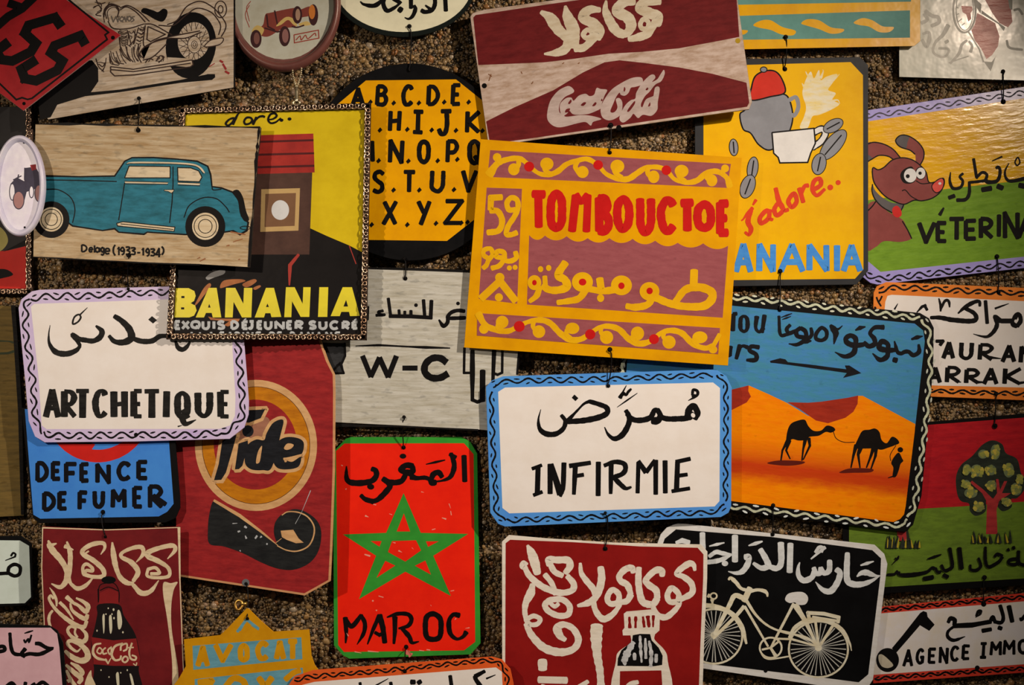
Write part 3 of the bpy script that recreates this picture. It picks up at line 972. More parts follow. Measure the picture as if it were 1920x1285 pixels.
# alphabet sign
BLK = paint((13, 12, 12), 'enamel', (22, 20, 19), .4)
OCH = paint((227, 152, 0), 'enamel', (208, 134, 0))
s = Sign('metal_sign', 'round black metal sign with the black alphabet on a yellow octagon', 'sign', (0, 0, 1),
         ' '.join('%.2f %.2f' % (768 + 186 * math.cos(a), 304 + 185 * math.sin(a)) for a in np.linspace(0, 2 * math.pi, 64, False)), .032, mat=BLK)
s.pg('yellow_octagon', OCH, "686 151 855 149 925 205 930 380 838 452 690 450 610 380 610 215")
s.fr = (600, 100, 4)
k = 'alphabet_lettering'
s.tx(k, INK, 30, "A 244 272 326 392,B 432 248 498 382,C 624 250 688 384,D 816 250 884 382,E 998 240 1046 380,H 526 438 594 578,Î 706 438 766 592,K 1105 440 1190 588,N 528 662 614 814,P 958 660 1026 814,S 404 888 472 1042,T 632 890 706 1036,U 838 886 924 1034,V 1072 886 1170 1032,X 480 1116 566 1280,Y 736 1114 816 1282,Z 944 1110 1060 1272", skew=.04)
s.tx(k, INK, 32, "O 745 662 815 816,J 892 436 982 606,Q 1120 662 1196 822")
s.st(k, INK, 30, "390 662 396 808")
for x, y in ((378, 365), (553, 372), (742, 372), (932, 365), (1115, 365), (450, 575), (655, 570), (838, 575), (1020, 578), (1218, 580), (440, 805), (663, 808), (883, 805), (1030, 795), (552, 1025), (745, 1025), (1005, 1022), (388, 1285), (655, 1285), (870, 1275), (1060, 1272), (1106, 1266)):
    s.pg(k, INK, '%d %d %d %d %d %d %d %d' % (x - 18, y + 4, x + 2, y - 20, x + 19, y + 1, x - 4, y + 22))
s.hole(672, 130, 13).hole(632, 1540, 13)
s.done()

# blue car on a board
WOOD = paint((196, 168, 128), 'wood', (150, 110, 62))
s = sign('wooden_sign', 'weathered wooden board with a painted teal vintage car', (0, 220, 4),
         "264 52 520 52 1400 66 1955 76 1945 200 1928 320 1925 420 1905 640 1890 900 1872 1126 1500 1104 1100 1090 640 1066 400 1052 248 1046", 100, WOOD, thick=.008,
         edge=paint((54, 44, 36), 'wood'), roll=-1.5, tz=.01)
k = 'car_picture'
TE = paint((46, 112, 122), 'brush', (34, 80, 84))
CRW = paint((216, 190, 150), 'wood', (196, 166, 124))
body = "330 440 600 446 860 441 895 390 935 330 990 303 1150 302 1330 314 1480 330 1558 368 1580 430 1590 520 1660 530 1745 562 1790 620 1812 740 1862 790 1852 850 1800 880 1750 852 1680 862 1390 880 1105 862 1080 878 890 862 860 836 770 850 545 816 510 790 330 790"
s.pg(k, TE, body)
s.st(k, INK, 11, body + " 330 440", jit=.12)
win = "935 455 968 366 1276 370 1276 455"
s.pg(k + '/side_window#1', CRW, win).st(k + '/side_window#1', INK, 7, win + " 935 455")
win = "1335 478 1332 378 1430 380 1490 402 1515 450 1495 484"
s.pg(k + '/side_window#2', CRW, win).st(k + '/side_window#2', INK, 7, win + " 1335 478")
s.pg(k, CRW, "935 482 1262 490 1255 500 940 494;1333 490 1502 496 1496 510 1335 502;~950 350 1000 334 1250 336 1430 346 1500 370 1535 412 1525 416 1480 372 1400 357 1200 347 1000 346")
s.st(k, INK, 5, "~945 352 1000 348 1250 350 1420 360 1485 378 1525 422;932 480 1262 488;935 500 1260 504;1333 488 1502 494;1335 508 1500 515")
s.st(k, INK, 7, "935 492 912 640 890 772;1298 370 1298 510 1290 640 1272 792;345 470 600 474 875 482;~1380 752 1420 662 1520 605 1620 610 1690 668 1720 712;~345 540 440 545 530 602 562 690 545 792;~1590 520 1600 545 1660 540")
s.pg(k + '/door_handle', CRW, "1230 544 1306 543 1302 556 1286 570 1262 557 1232 552").st(k + '/door_handle', INK, 4, "1230 544 1306 543 1302 556 1286 570 1262 557 1232 552 1230 544")
s.pg(k + '/running_board', CRW, "875 796 922 784 1312 824 1306 856 882 816").st(k + '/running_board', INK, 6, "875 796 922 784 1312 824 1306 856 882 816 875 796;905 800 1300 842")
for i, (cx, cy, R) in enumerate(((1540, 820, 150), (385, 768, 136))):
    w = k + '/wheel#%d' % i
    s.el(w, INK, '%d %d %d %d' % (cx, cy, R, R * 1.02))
    s.el(w, CRW, '%d %d %d %d' % (cx, cy - 2, R * .66, R * .68))
    s.elr(w, INK, 6, '%d %d %d %d;%d %d %d %d' % (cx, cy - 2, R * .56, R * .56, cx, cy - 2, R * .34, R * .35))
s.pg(k + '/spare_wheel', INK, "~1745 562 1785 545 1822 600 1845 700 1868 768 1835 780 1800 720 1785 630")
s.elr(k + '/bumper', INK, 6, "1840 830 38 13").st(k + '/bumper', INK, 6, "1876 828 1890 826")
s.tx('lettering', INK, 12, "D 614 958 650 1008,e 668 978 694 1010,l 704 962 714 1014,a 716 978 746 1012,g 758 978 780 1032,e 788 984 822 1026,( 848 958 866 1036,1 884 976 898 1034,9 906 976 932 1032,3 944 972 974 1030,3 984 978 1014 1030,- 1030 1016 1052 1016,1 1066 984 1082 1036,9 1096 986 1120 1042,3 1130 986 1160 1040,4 1170 984 1204 1050,) 1212 970 1230 1032", cap=.2)
s.st('edge_line', INK, 12, "w10-16-8-14-10 1945 70 1930 220 1920 330 1912 520 1896 700 1880 900 1866 1120;w8-14-6-12-8 270 52 520 50 900 58 1400 66 1950 76;w6-10-5-12 250 1048 520 1062 1000 1090 1500 1106", jit=.5)
s.st('rust_stain', paint((150, 92, 55), 'plain'), 7, "1750 935 1820 912;1480 1060 1500 1052;1500 1080 1540 1060;1700 965 1720 960;1790 1068 1800 1064;1730 860 1840 880", jit=.4)
s.hole(1037, 98, 18).hole(966, 1036, 18)
s.done()

# small oval dish at the edge
LIL = paint((214, 200, 212), 'enamel', (192, 172, 186), .3)
s = Sign('oval_plate', 'small oval lilac plate with a tiny veteran car, over the edge of the wooden board', 'plate', (0, 220, 4),
         ' '.join('%.1f %.1f' % (150 + 192 * math.cos(a), 515 + 378 * math.sin(a)) for a in np.linspace(0, 2 * math.pi, 48, False)), .124, mat=LIL, thick=.0025, part='base', roll=0, tx=.02)
dish_rim(s, 'rim', LIL, 150, 515, [(148, 330, .0004), (152, 336, .004), (164, 350, .008), (178, 364, .009), (190, 376, .006), (194, 380, .001), (194, 380, -.002)])
k = 'car_picture'
DG = paint((70, 62, 72), 'plain', (58, 48, 56))
PK = paint((172, 120, 108), 'plain')
s.pg(k, DG, "190 380 265 370 305 440 322 500 260 540 200 560 185 620 150 560 90 570 78 500 125 450 182 480")
s.pg(k, paint((150, 42, 42), 'plain'), "225 358 270 352 272 392 240 400")
for i, (cx, cy, rx, ry) in enumerate(((92, 560, 24, 66), (236, 560, 20, 48), (140, 622, 44, 70), (290, 570, 32, 66))):
    w = k + '/wheel#%d' % i
    s.el(w, DG, '%d %d %d %d' % (cx, cy, rx, ry))
    s.el(w, PK if i > 1 else LIL, '%d %d %d %d' % (cx, cy, rx - 7, ry - 8))
s.st(k, DG, 8, "100 470 160 440;140 430 130 470;186 380 184 470;250 440 300 450")
s.hole(185, 826, 8).hole(180, 190, 9)
s.done()

# framed poster
PY = paint((210, 174, 22), 'enamel', (192, 156, 15))
PB = paint((27, 23, 21), 'enamel', (20, 17, 16))
s = sign('framed_poster', 'yellow and black printed poster in a gilt frame, tucked behind the wooden car board', (0, 0, 1),
         "341 211 693 199 685 637 316 634", 66, PB, cat='poster', part='poster', thick=.004, roll=1.5)
s.fr = (300, 180, 4)
s.pg('yellow_ground', PY, "170 118 1560 84 1530 1180 1420 1122 1250 1050 1060 962 600 960 560 1200 150 1200")
# plain stand-in picture: a straight brown tin with a red lid standing on a dark cloth
CL = paint((84, 56, 44), 'enamel', (60, 40, 33))
k = 'tin_picture'
s.pg(k, CL, "560 580 1142 572 1120 1190 560 1190")
s.pg(k, paint((168, 48, 38), 'enamel', (130, 36, 32)), "560 300 1150 282 1160 574 560 590")
s.st(k, paint((82, 32, 30), 'plain'), 14, "560 540 1158 524;560 350 1152 332;560 446 1156 430", cap=0)
s.pg(k, paint((190, 150, 92), 'plain'), "760 700 1050 692 1038 1010 752 1020")
s.pg(k, paint((120, 82, 54), 'plain'), "790 735 1020 728 1010 975 784 984")
s.el(k, paint((206, 196, 182), 'plain'), '902 856 66 74')
s.fr = (300, 440, 4)
s.pg('saucer_picture', paint((150, 140, 128), 'plain'), "~345 320 400 280 480 265 480 295 400 325 360 340")
OB = paint((176, 108, 62), 'plain', (130, 70, 42))
s.pg('fruit_picture', OB, "~450 400 480 345 600 335 640 350 560 372 500 390;~620 370 700 335 725 350 680 385 640 395;~290 470 330 400 370 365 380 390 320 470 280 520 260 530;~700 400 745 380 755 392 715 415;360 615 420 630 600 632 590 650 510 690 480 680 520 650 380 640")
s.st('red_strap', paint((168, 58, 46), 'plain'), 20, "w18-26-10 1040 150 975 230 970 380;w6 1420 85 1470 220")
YB = paint((226, 200, 44), 'enamel', rough=.3)
k = 'yellow_capitals'
s.pg(k, YB, "105 622 118 402 215 402 258 424 268 460 256 498 230 515 264 532 275 570 256 608 220 622;268 622 365 400 425 400 460 622 396 622 388 588 345 588 330 622;487 622 495 400 565 400 625 520 630 400 693 400 685 622 615 622 552 505 545 622;710 622 795 400 855 400 910 618 836 620 828 590 790 590 780 622;932 620 945 395 1010 395 1070 520 1075 395 1130 395 1120 618 1055 618 990 500 985 620;1185 618 1195 395 1262 395 1255 618;1280 612 1370 395 1440 395 1498 610 1425 612 1418 580 1360 580 1348 612")
s.pg(k, PB, "160 461 184 461 184 477 160 477;158 546 182 546 182 562 158 562;360 548 369 520 380 548;795 544 806 517 817 544;1376 540 1396 490 1410 540")
k = 'white_lettering'
WG = paint((186, 180, 168), 'plain')
s.tx(k, WG, 19, "E 114 652 148 706,X 168 652 216 706,Q 238 652 296 700,U 322 652 366 706,I 398 652 412 706,S 436 652 480 706,D 538 652 582 706,E 622 654 656 706,J 666 652 702 706,E 734 652 764 706,U 790 652 834 706,N 868 654 926 706,E 956 652 988 706,R 1020 652 1068 706,S 1122 654 1166 706,U 1198 654 1246 706,C 1280 654 1332 706,R 1372 656 1416 706,E 1446 656 1480 704", cap=.1)
s.st(k, WG, 9, "632 640 646 632;1458 642 1474 634")
s.tx(k, WG, 13, "A 222 734 254 780,L 300 734 326 780,A 368 734 400 780,F 452 734 480 780,A 510 734 542 780,R 566 734 596 780,I 620 734 630 780,N 656 734 694 780,E 724 734 756 780,D 826 734 862 780,E 884 734 912 780,B 980 734 1010 780,A 1044 734 1078 780,N 1110 734 1146 780,A 1176 734 1210 780,N 1246 734 1284 780,E 1318 734 1350 780", cap=.1)
s.fr = (300, 180, 4)
s.st('script_line', INK, 15, "~w8-16-16 604 112 578 150 548 214;ow14 556 168 522 176 494 206 512 222 542 200;ow14 650 164 632 190 642 212 674 206 692 184 680 164;w17 724 160 698 214;~w8-15-15 712 190 740 160 768 152 786 158;~w8-13-15-14-13-13-8 806 180 850 172 876 150 858 130 826 142 812 180 832 204 870 196 906 166")
s.el('script_line', INK, "912 182 14 12;972 173 14 12")
s.fr = (0, 0, 1)
GOLD = paint((226, 188, 150), 'metal', (170, 122, 84), .24)
GOLDD = paint((64, 46, 34), 'metal', (40, 30, 24), .45)


def frame_bar(s, key, p0, p1, width, lift):
    """one side of a gilt frame: a dark rounded bar carrying raised curling scrolls"""
    p0, p1 = np.array(p0, float), np.array(p1, float)
    L = np.linalg.norm(p1 - p0)
    t = (p1 - p0) / L
    n = np.array((-t[1], t[0]))
    prof = [(-.5, -.001), (-.5, lift * .6), (-.25, lift), (.25, lift), (.5, lift * .6), (.5, -.001)]
    V = []
    for q in (p0 - t * width * .5, p1 + t * width * .5):
        for a, l in prof:
            V.append(s.loc(*(q + n * a * width), l))
    k = len(prof)
    F = [(i, i + 1, k + i + 1, k + i) for i in range(k - 1)] + [tuple(range(k)), tuple(range(2 * k - 1, k - 1, -1))]
    s.add(key, GOLDD, V, F)
    # scrolls: a looping tube
    period = width * .95
    m = int(L / period) * 22
    path = []
    for i in range(m + 1):
        u = i / 22 * 2 * math.pi
        a = i / 22 * period + .52 * period * math.sin(u * 1.0)
        b = .36 * width * math.cos(u)
        path.append((p0 + t * (width * .2 + a * (L - width * .4) / max(1, (m / 22 * period))) + n * b, lift + .0014 + .0011 * math.sin(u * .5 + 1)))
    r = .0012
    V, F = [], []
    pts = [Vector(s.loc(*q, l)) for q, l in path]
    for i, p in enumerate(pts):
        d = (pts[min(i + 1, len(pts) - 1)] - pts[max(i - 1, 0)]).normalized()
        a = d.cross(Vector((0, 1, 0)))
        a = a.normalized() if a.length > 1e-5 else Vector((1, 0, 0))
        b = d.cross(a)
        rr = r * (1 + .35 * math.sin(i * .9))
        for j in range(5):
            an = 2 * math.pi * j / 5
            V.append(tuple(p + a * rr * math.cos(an) + b * rr * math.sin(an)))
    for i in range(len(pts) - 1):
        for j in range(5):
            q = (j + 1) % 5
            F.append((i * 5 + j, i * 5 + q, i * 5 + 5 + q, i * 5 + 5 + j))
    s.add(key, GOLD, V, F, True)


for a, b in (((343, 208.5), (690, 200)), ((690, 200), (682, 632.5)), ((682, 632.5), (319, 631)), ((319, 631), (343, 208.5))):
    frame_bar(s, 'gilt_frame', a, b, 12, .006)
s.done()

# yellow and mauve sign
YT = paint((222, 150, 0), 'enamel', (206, 134, 0))
MV = paint((152, 78, 76), 'brush', (138, 66, 66))
RD = paint((196, 26, 22), 'enamel', (178, 18, 16))
YS = paint((226, 164, 14), 'enamel', (212, 146, 6))
s = sign('metal_sign', 'large tilted yellow metal sign with mauve panels, scrolls and red capitals', (0, 0, 1),
         "901 261 1391 296 1365 686 870 652", 57, YT, roll=-4, tx=.03)
s.fr = (860, 240, 3.5556)
s.pg('mauve_panel#1', MV, "210 148 1815 240 1790 400 222 328 197 280")
cus = [(470, 715), (575, 718), (720, 722), (860, 735), (1005, 735), (1160, 740), (1310, 752), (1460, 766), (1630, 770), (1796, 786)]
sc = []
for (x0, y0), (x1, y1) in zip(cus, cus[1:]):
    for j in range(8):
        t = j / 8
        sc.append('%.1f %.1f' % (x0 + (x1 - x0) * t, y0 + (y1 - y0) * t + 30 * 4 * t * (1 - t)))
s.pg('mauve_panel#2', MV, ' '.join(sc) + ' 1796 786 1760 1266 455 1178')
s.pg('mauve_panel#3', MV, "187 398 422 406 390 1172 134 1140")
k = 'scroll_pattern#1'
s.st(k, YS, 32, "~w56-36-32-32-26-24-30-34-30-28-30-24-26-34-36-34-28-30-24-26-34-36-34-28-40 203 312 258 238 335 208 405 204 450 232 490 272 540 305 600 312 660 290 720 242 790 218 860 208 930 250 985 308 1060 338 1130 340 1190 302 1250 266 1330 262 1390 288 1440 342 1520 364 1590 350 1650 304 1720 290 1785 330 1808 392")
s.el(k, YS, "256 196 28;368 276 38 40;588 240 44 42;826 294 40;1058 256 46 44;1300 326 38 42;1486 288 46 42;1688 350 36 40;1776 270 26")
s.st(k, YS, 28, "258 200 284 240;~400 218 398 250 380 280;~566 250 580 285 610 306;~792 225 778 260 800 300;~1032 262 1046 300 1086 330;~1262 268 1260 300 1280 330;~1460 296 1474 330 1510 356;~1660 304 1655 330 1670 350;1772 270 1752 306")
s.el(k, RD, "470 258 33;930 247 32;1385 282 32")
k = 'side_lettering'
s.st(k, YS, 36, "288 462 216 466 212 545;~212 550 262 558 290 620 266 684 192 698;~w32 378 545 335 545 322 500 350 466 388 480 396 530 372 590 330 655 318 706 350 712 388 698;~w28 214 878 168 850 170 815 212 806 226 845 200 880 185 915 162 936;~w30 220 936 272 918 298 872 252 858 258 824 302 832 308 880 345 888 384 866 378 826")
s.el(k, YS, "338 934 17;376 930 17;274 998 31;268 1130 27")
s.st(k, YS, 42, "145 1142 275 1022 384 1160", cap=0)
k = 'red_capitals'
s.tx(k, RD, 50, "T 496 442 570 660,O 612 440 690 668,B 936 468 1000 686,O 1058 478 1136 672,U 1212 478 1282 690,C 1348 486 1430 682,T 1490 500 1558 682,O 1592 512 1682 666,E 1742 504 1790 700")
s.st(k, RD, 50, "756 686 782 452;w46 862 450 852 688;~w50-40-50 780 450 818 490 862 452")
k = 'arabic_lettering'
s.st(k, YS, 44, "w46 1570 950 1566 1060;~w40-46-50-50-44-44-46 1446 1160 1510 1080 1600 1062 1680 1090 1688 1140 1630 1188 1500 1190 1400 1168 1310 1130;~w40-40-44-34 1300 1110 1262 1176 1180 1196 1118 1188;~w46-40-36 1060 1075 960 1088 860 1072;w44 940 1005 950 1075;~w40-40-30 850 1080 800 1138 730 1155 658 1165;~w44-46-48-44-40 712 898 662 980 706 1012 722 1060 660 1082 600 1078 560 1052;w30 574 990 578 1060;~w36-36-24 540 1060 520 1118 472 1158")
s.el(k, YS, "1272 1090 66 62;1085 1050 70 66;825 1028 70 66;505 1032 46 50;946 1135 24 26;546 942 18 20;600 934 18 20")
s.el(k, RD, "1273 1087 21 22;1085 1053 21 22;826 1028 25 23;505 1032 15 18")
s.fr = (860, 540, 3.5556)
s.pg('mauve_panel#4', MV, "150 170 1742 268 1730 442 122 318 124 206")
k = 'scroll_pattern#2'
s.st(k, YS, 32, "~w44-34-36-34-28-26-34-36-36-40-34-28-26-34-36-36-38-30-26-34-36-36-30-34 130 170 175 245 250 280 330 288 400 256 460 228 540 214 610 236 680 306 750 346 820 340 880 300 940 264 1000 256 1070 278 1140 346 1210 372 1290 350 1350 300 1420 284 1490 304 1560 372 1640 402 1700 386")
s.el(k, YS, "168 274 32;290 228 42;535 292 42;758 270 46 38;986 330 44;1192 304 44 46;1402 362 44;1608 330 50 40;1696 412 28 26")
s.st(k, YS, 26, "~262 240 262 265 280 284;~500 225 496 260 520 290;~722 280 720 310 750 340;~950 262 950 300 980 330;~1158 320 1160 340 1190 366;~1368 296 1366 330 1396 360;~1565 340 1570 360 1600 390;1740 310 1690 400")
s.el(k, RD, "404 257 36;877 310 34;1302 342 33")
s.fr = (860, 240, 3.5556)
s.hole(1008, 165, 13)
s.fr = (860, 540, 3.5556)
s.hole(1008, 411, 16)
s.done()

# W-C board
WCW = paint((198, 186, 164), 'wood', (160, 146, 118))
s = sign('wooden_sign', 'whitewashed wooden board marked W-C with a black boot and a hand', (0, 0, 1),
         "590 501 978 513 974 600 970 702 962 812 896 806 760 799 585 790", 35, WCW, thick=.007, edge=BLACKEDGE, roll=-1)
s.fr = (560, 440, 4)
s.pg('boot_picture', paint((52, 50, 48), 'brush', (36, 34, 32)), "150 812 350 815 352 900 328 962 342 1038 262 1044 200 960")
s.st('boot_picture', INK, 16, "345 815 348 910 325 962 285 985;250 1030 310 965 338 1040 255 1042")
k = 'arabic_lettering#1'
s.st(k, INK, 26, "~w26 1245 575 1190 570 1140 588 1118 625 1160 628 1250 625;~w26-26-28-12 1118 610 1116 660 1085 685 1052 640")
s.el(k, INK, '1195 517 14')
k = 'arabic_lettering#2'
s.st(k, INK, 26, "w26 996 495 990 622;w24 936 490 946 620;w26 1000 624 840 614 680 612;w22 842 570 842 612;w20 796 575 796 612;w20 752 565 756 612;w22 672 478 690 612;~w20 634 572 600 580 610 598 642 602 580 606;w22 518 540 514 640")
s.el(k, INK, '880 530 14')
s.st('divider_line', INK, 12, "w6-16-10-20-8 428 836 600 830 900 845 1135 852")
s.tx('latin_lettering', INK, 36, "W 478 910 734 1066", con=.9, cap=0)
s.st('latin_lettering', INK, 34, "778 1002 892 1002;~w46 1112 962 1062 928 1000 930 952 972 946 1030 990 1072 1060 1075 1122 1042", cap=0)
k = 'finger_outline'
s.st(k, INK, 18, "1243 850 1240 1038 1288 1038;w30-36-24-24 1303 870 1303 1000 1303 1240 1340 1256 1385 1240;w36 1380 1020 1378 1250;w30-22 1466 870 1456 1120;1528 870 1526 1036 1492 1052 1462 1040;w14 1650 890 1638 1050")
s.st('edge_line', BLACKEDGE, 14, "525 252 900 262 1660 290", jit=.3)
s.hole(800, 330, 16)
s.fr = (560, 760, 4)
s.hole(790, 90, 14)
s.st('edge_line', BLACKEDGE, 16, "270 150 760 160 1345 186", jit=.3)
s.done()
# ---------------------------------------------------------------- signs, lower left of the wall
LILB = paint((206, 180, 220), 'enamel', (192, 164, 206))
PAP = paint((232, 214, 197), 'enamel', (226, 206, 184))
s = sign('metal_sign', 'white metal sign reading ARTCHETIQUE with a lilac wavy border', (0, 520, 4),
         "138 230 160 165 238 106 300 94 1260 70 1700 56 1780 90 1808 150 1832 500 1866 930 1864 1030 1832 1128 1722 1214 1000 1234 335 1240 262 1196 214 1080 190 800 158 470", 56, LILB, roll=.5)
s.pg('white_field', PAP, "232 222 256 200 1700 152 1736 200 1744 540 1766 900 1762 1040 1726 1112 1644 1138 350 1140 312 1112 290 760 262 500")
k = 'border_waves'
s.wavy(k, INK, "230 165 320 148 700 138 1000 122 1260 112 1740 96", 22, 158, 12, (36, 14))
s.wavy(k, INK, "222 165 190 230 200 450 238 700 258 950 276 1090 330 1160", 22, 165, 12, (36, 12))
s.wavy(k, INK, "330 1160 400 1190 700 1188 1000 1182 1400 1184 1660 1168", 22, 158, 12, (36, 14))
s.wavy(k, INK, "1660 1172 1790 1090 1818 950 1800 700 1782 480", 22, 165, 12, (34, 12))
k = 'arabic_lettering'
BRU = paint((22, 20, 18), 'brush', (42, 38, 33))
s.st(k, BRU, 34, "~w4-10-22-38-40-36-22 376 360 366 430 372 500 420 562 500 575 570 550 602 515;~w22-30-36-34-34-34-40-36-14 602 515 575 470 548 435 590 462 640 472 700 478 750 450 764 405 720 365;ow12 545 345 558 300 590 280 606 300 590 330 560 350;w12-4 596 286 656 228;~w32-38-46-50-44-34-24 858 292 915 330 970 390 985 455 930 488 860 482 818 440;~w30-36-36-34-28 985 455 1060 480 1140 478 1195 445 1250 440;~w16-30-34-26-16 1316 480 1336 528 1372 542 1405 518 1424 484")
s.pg(k, BRU, "1112 318 1140 292 1178 322 1148 348")
s.tx('latin_lettering', BRU, 47, "A 346 852 436 1050,R 482 858 560 1046,T 574 856 668 1052,C 716 858 790 1040,H 856 858 936 1046,E 1004 856 1062 1044,T 1086 856 1190 1052,I 1232 858 1266 1050,Q 1330 868 1408 1050,U 1486 866 1574 1038,E 1654 862 1716 1044", con=.62, cap=.1)
s.st('latin_lettering', BRU, 30, "~w46-40-24-6 1362 1030 1375 1080 1400 1100 1470 1070;w10-4 1335 1120 1365 1112")
s.hole(1020, 1182, 15)
s.el('hanging_hole#5', HOLE, "962 88 12")
s.done()

# no smoking sign
BLU = paint((68, 130, 200), 'enamel', (58, 116, 186))
s = sign('metal_sign', 'blue metal sign with a red ring and a no smoking notice', (0, 780, 4),
         "160 -60 195 300 248 768 290 806 1240 802 1318 768 1352 690 1350 600 1312 150 1300 -60", 45, paint((15, 14, 14), 'enamel'), roll=1)
s.pg('blue_field', BLU, "186 -50 206 200 250 742 302 772 1190 755 1254 720 1302 660 1268 200 1262 -50")
s.fr = (0, 780, 4)
ring = []
for i in range(30):
    a = math.radians(14 + i * 152 / 29)
    ring.append('%.0f %.0f' % (735 + 352 * math.cos(a), -48 + 350 * math.sin(a)))
s.st('prohibition_ring', paint((205, 34, 26), 'enamel'), 84, ' '.join(ring), cap=0, jit=.01)
s.st('cigarette_picture', paint((205, 34, 26), 'enamel'), 70, "420 60 690 250", cap=0)
s.st('cigarette_picture', paint((60, 56, 60), 'plain'), 40, "480 180 690 190", cap=0)
k = 'lettering'
INB = paint((12, 11, 14), 'plain', (20, 18, 22))
s.tx(k, INB, 31, "D 282 356 350 484,E 396 356 446 472,F 496 362 570 496,E 612 364 660 486,N 732 372 816 498,C 890 358 968 474,E 1040 346 1100 468,D 332 582 402 702,E 446 580 494 696,F 598 576 650 698,U 710 570 772 680,M 846 566 936 684,E 1008 542 1060 680,R 1126 532 1210 682")
s.st(k, INB, 32, "1150 600 1242 664")
s.hole(772, 722, 17)
s.done()

# soap powder board
CRIM = paint((158, 38, 36), 'brush', (122, 26, 28))
TANP = paint((212, 160, 104), 'brush', (186, 132, 80))
ORG = paint((198, 118, 16), 'brush', (164, 90, 14))
s = sign('wooden_sign', 'tall dark red board with an orange ring, dark slanting letters and a black horn', (0, 0, 1),
         "330 600 590 600 602 640 615 677 627 702 628 735 627 880 622 1030 619 1090 572 1117 330 1080", 38, CRIM, thick=.006, edge=TANP, roll=-1.5, tz=-.02, tx=.105)
s.st('edge_line', paint((206, 142, 92), 'brush'), 3.4, "588 604 600 640 613 677 625.5 702 626.5 735 625.5 880 620.5 1030 617.5 1089 571 1115 330 1078.5")
s.fr = (280, 640, 4)
s.el('ring_emblem', TANP, "800 782 458 492", n=64).el('ring_emblem', paint((70, 30, 22), 'plain'), "800 782 406 442", n=64).el('ring_emblem', ORG, "800 782 402 438", n=64).el('ring_emblem', CRIM, "795 776 312 338", n=64)
k = 'dark_lettering'
TANB = paint((160, 104, 76), 'brush')
NAVY = paint((22, 22, 24), 'brush', (34, 34, 36))
s.pg(k, TANB, "~690 620 850 566 905 600 890 680 850 760 740 800 660 780")
shp = ["690 520 868 512 835 578 745 612 690 605", "548 745 600 722 655 700 640 760 575 985 540 1040 485 1044 520 925", "642 962 670 768 738 745 742 785 698 935 672 960",
       "~880 690 930 612 1004 592 985 700 920 945 850 968 760 960 716 905 735 785 800 738 860 742", "~925 880 952 770 1020 722 1110 726 1158 762 1146 842 1090 872 1020 884 1070 905 1136 868 1120 940 1040 962 960 950"]
for q in shp:
    P_ = q.strip('~').strip()
    s.st(k, TANP, 44, ('o' if q[0] == '~' else '') + P_ + ('' if q[0] == '~' else ' ' + ' '.join(P_.split()[:2])), jit=.02)
    s.pg(k, TANP, q)
for q in shp:
    s.pg(k, NAVY, q)
s.el(k, NAVY, "740 675 42 44")
s.pg(k, TANP, "~800 912 815 830 845 785 838 850 826 908;~1010 802 1036 768 1082 776 1066 804 1030 816;w" if False else "~800 912 815 830 845 785 838 850 826 908;~1010 802 1036 768 1082 776 1066 804 1030 816")
s.st(k, TANP, 16, "~1008 884 1026 882 1060 876 1140 856;1018 884 1024 904")
s.fr = (300, 880, 4)
k = 'horn_picture'
HB = paint((28, 27, 26), 'brush', (42, 41, 38))
s.pg(k, HB, "~405 235 372 330 360 450 372 560 480 580 620 630 760 700 880 745 1000 755 1120 705 1190 610 1210 480 1180 390 1100 325 1010 300 920 335 865 400 855 480 870 560 760 470 600 350 480 270")
s.st(k, TANP, 14, "w16-22-18-5 405 235 600 350 760 470 884 572;~w7-9-10-9-7 880 575 950 608 1030 615 1110 580 1150 510 1155 430 1110 360 1040 325 960 320 915 345;w4 870 552 912 520")
s.pg(k, TANP, "905 462 1000 455 1040 520 1078 552 1020 556 950 530 915 510")
s.st('paint_chip', paint((186, 180, 170), 'plain'), 9, "635 430 650 440;585 470 600 465;640 500 648 520;715 520 728 500;750 515 762 505;800 560 806 564;w4 545 408 580 406;600 610 606 618;w3 1015 410 1060 330 1130 160", jit=.5)
s.el('washer', paint((150, 144, 138), 'metal', rough=.45), "643 852 28 28")
s.hole(645, 860, 13)
s.done()

# Morocco sign
GRN = paint((54, 144, 44), 'enamel', (44, 124, 38))
RDM = paint((242, 36, 14), 'enamel', (226, 28, 12))
s = sign('metal_sign', 'red metal sign with a green border and a large green five-pointed star', (0, 0, 1),
         "624 848 648 823 658 820 866 820 882 829 895 851 901 1207 882 1228 655 1236 643 1230 626 1211", 14, GRN, roll=0)
s.pg('red_field', RDM, "630 846 646 832 870 831.5 888 852 891 1204 870 1220 645 1223 634 1210")
s.fr = (560, 760, 4)
s.pg('green_star', GRN, "787 660 916 958 1272 966 1010 1130 1142 1432 800 1250 452 1456 580 1130 332 970 656 958")
s.pg('green_star', RDM, "789 812 735 948 836 948;540 1020 622 1020 606 1062;955 1022 1050 1022 970 1064;650 1168 724 1204 584 1296;872 1205 950 1166 992 1272;700 1020 880 1014 918 1090 800 1174 670 1102")
k = 'arabic_lettering'
INR = paint((14, 9, 9), 'plain', (22, 15, 14))
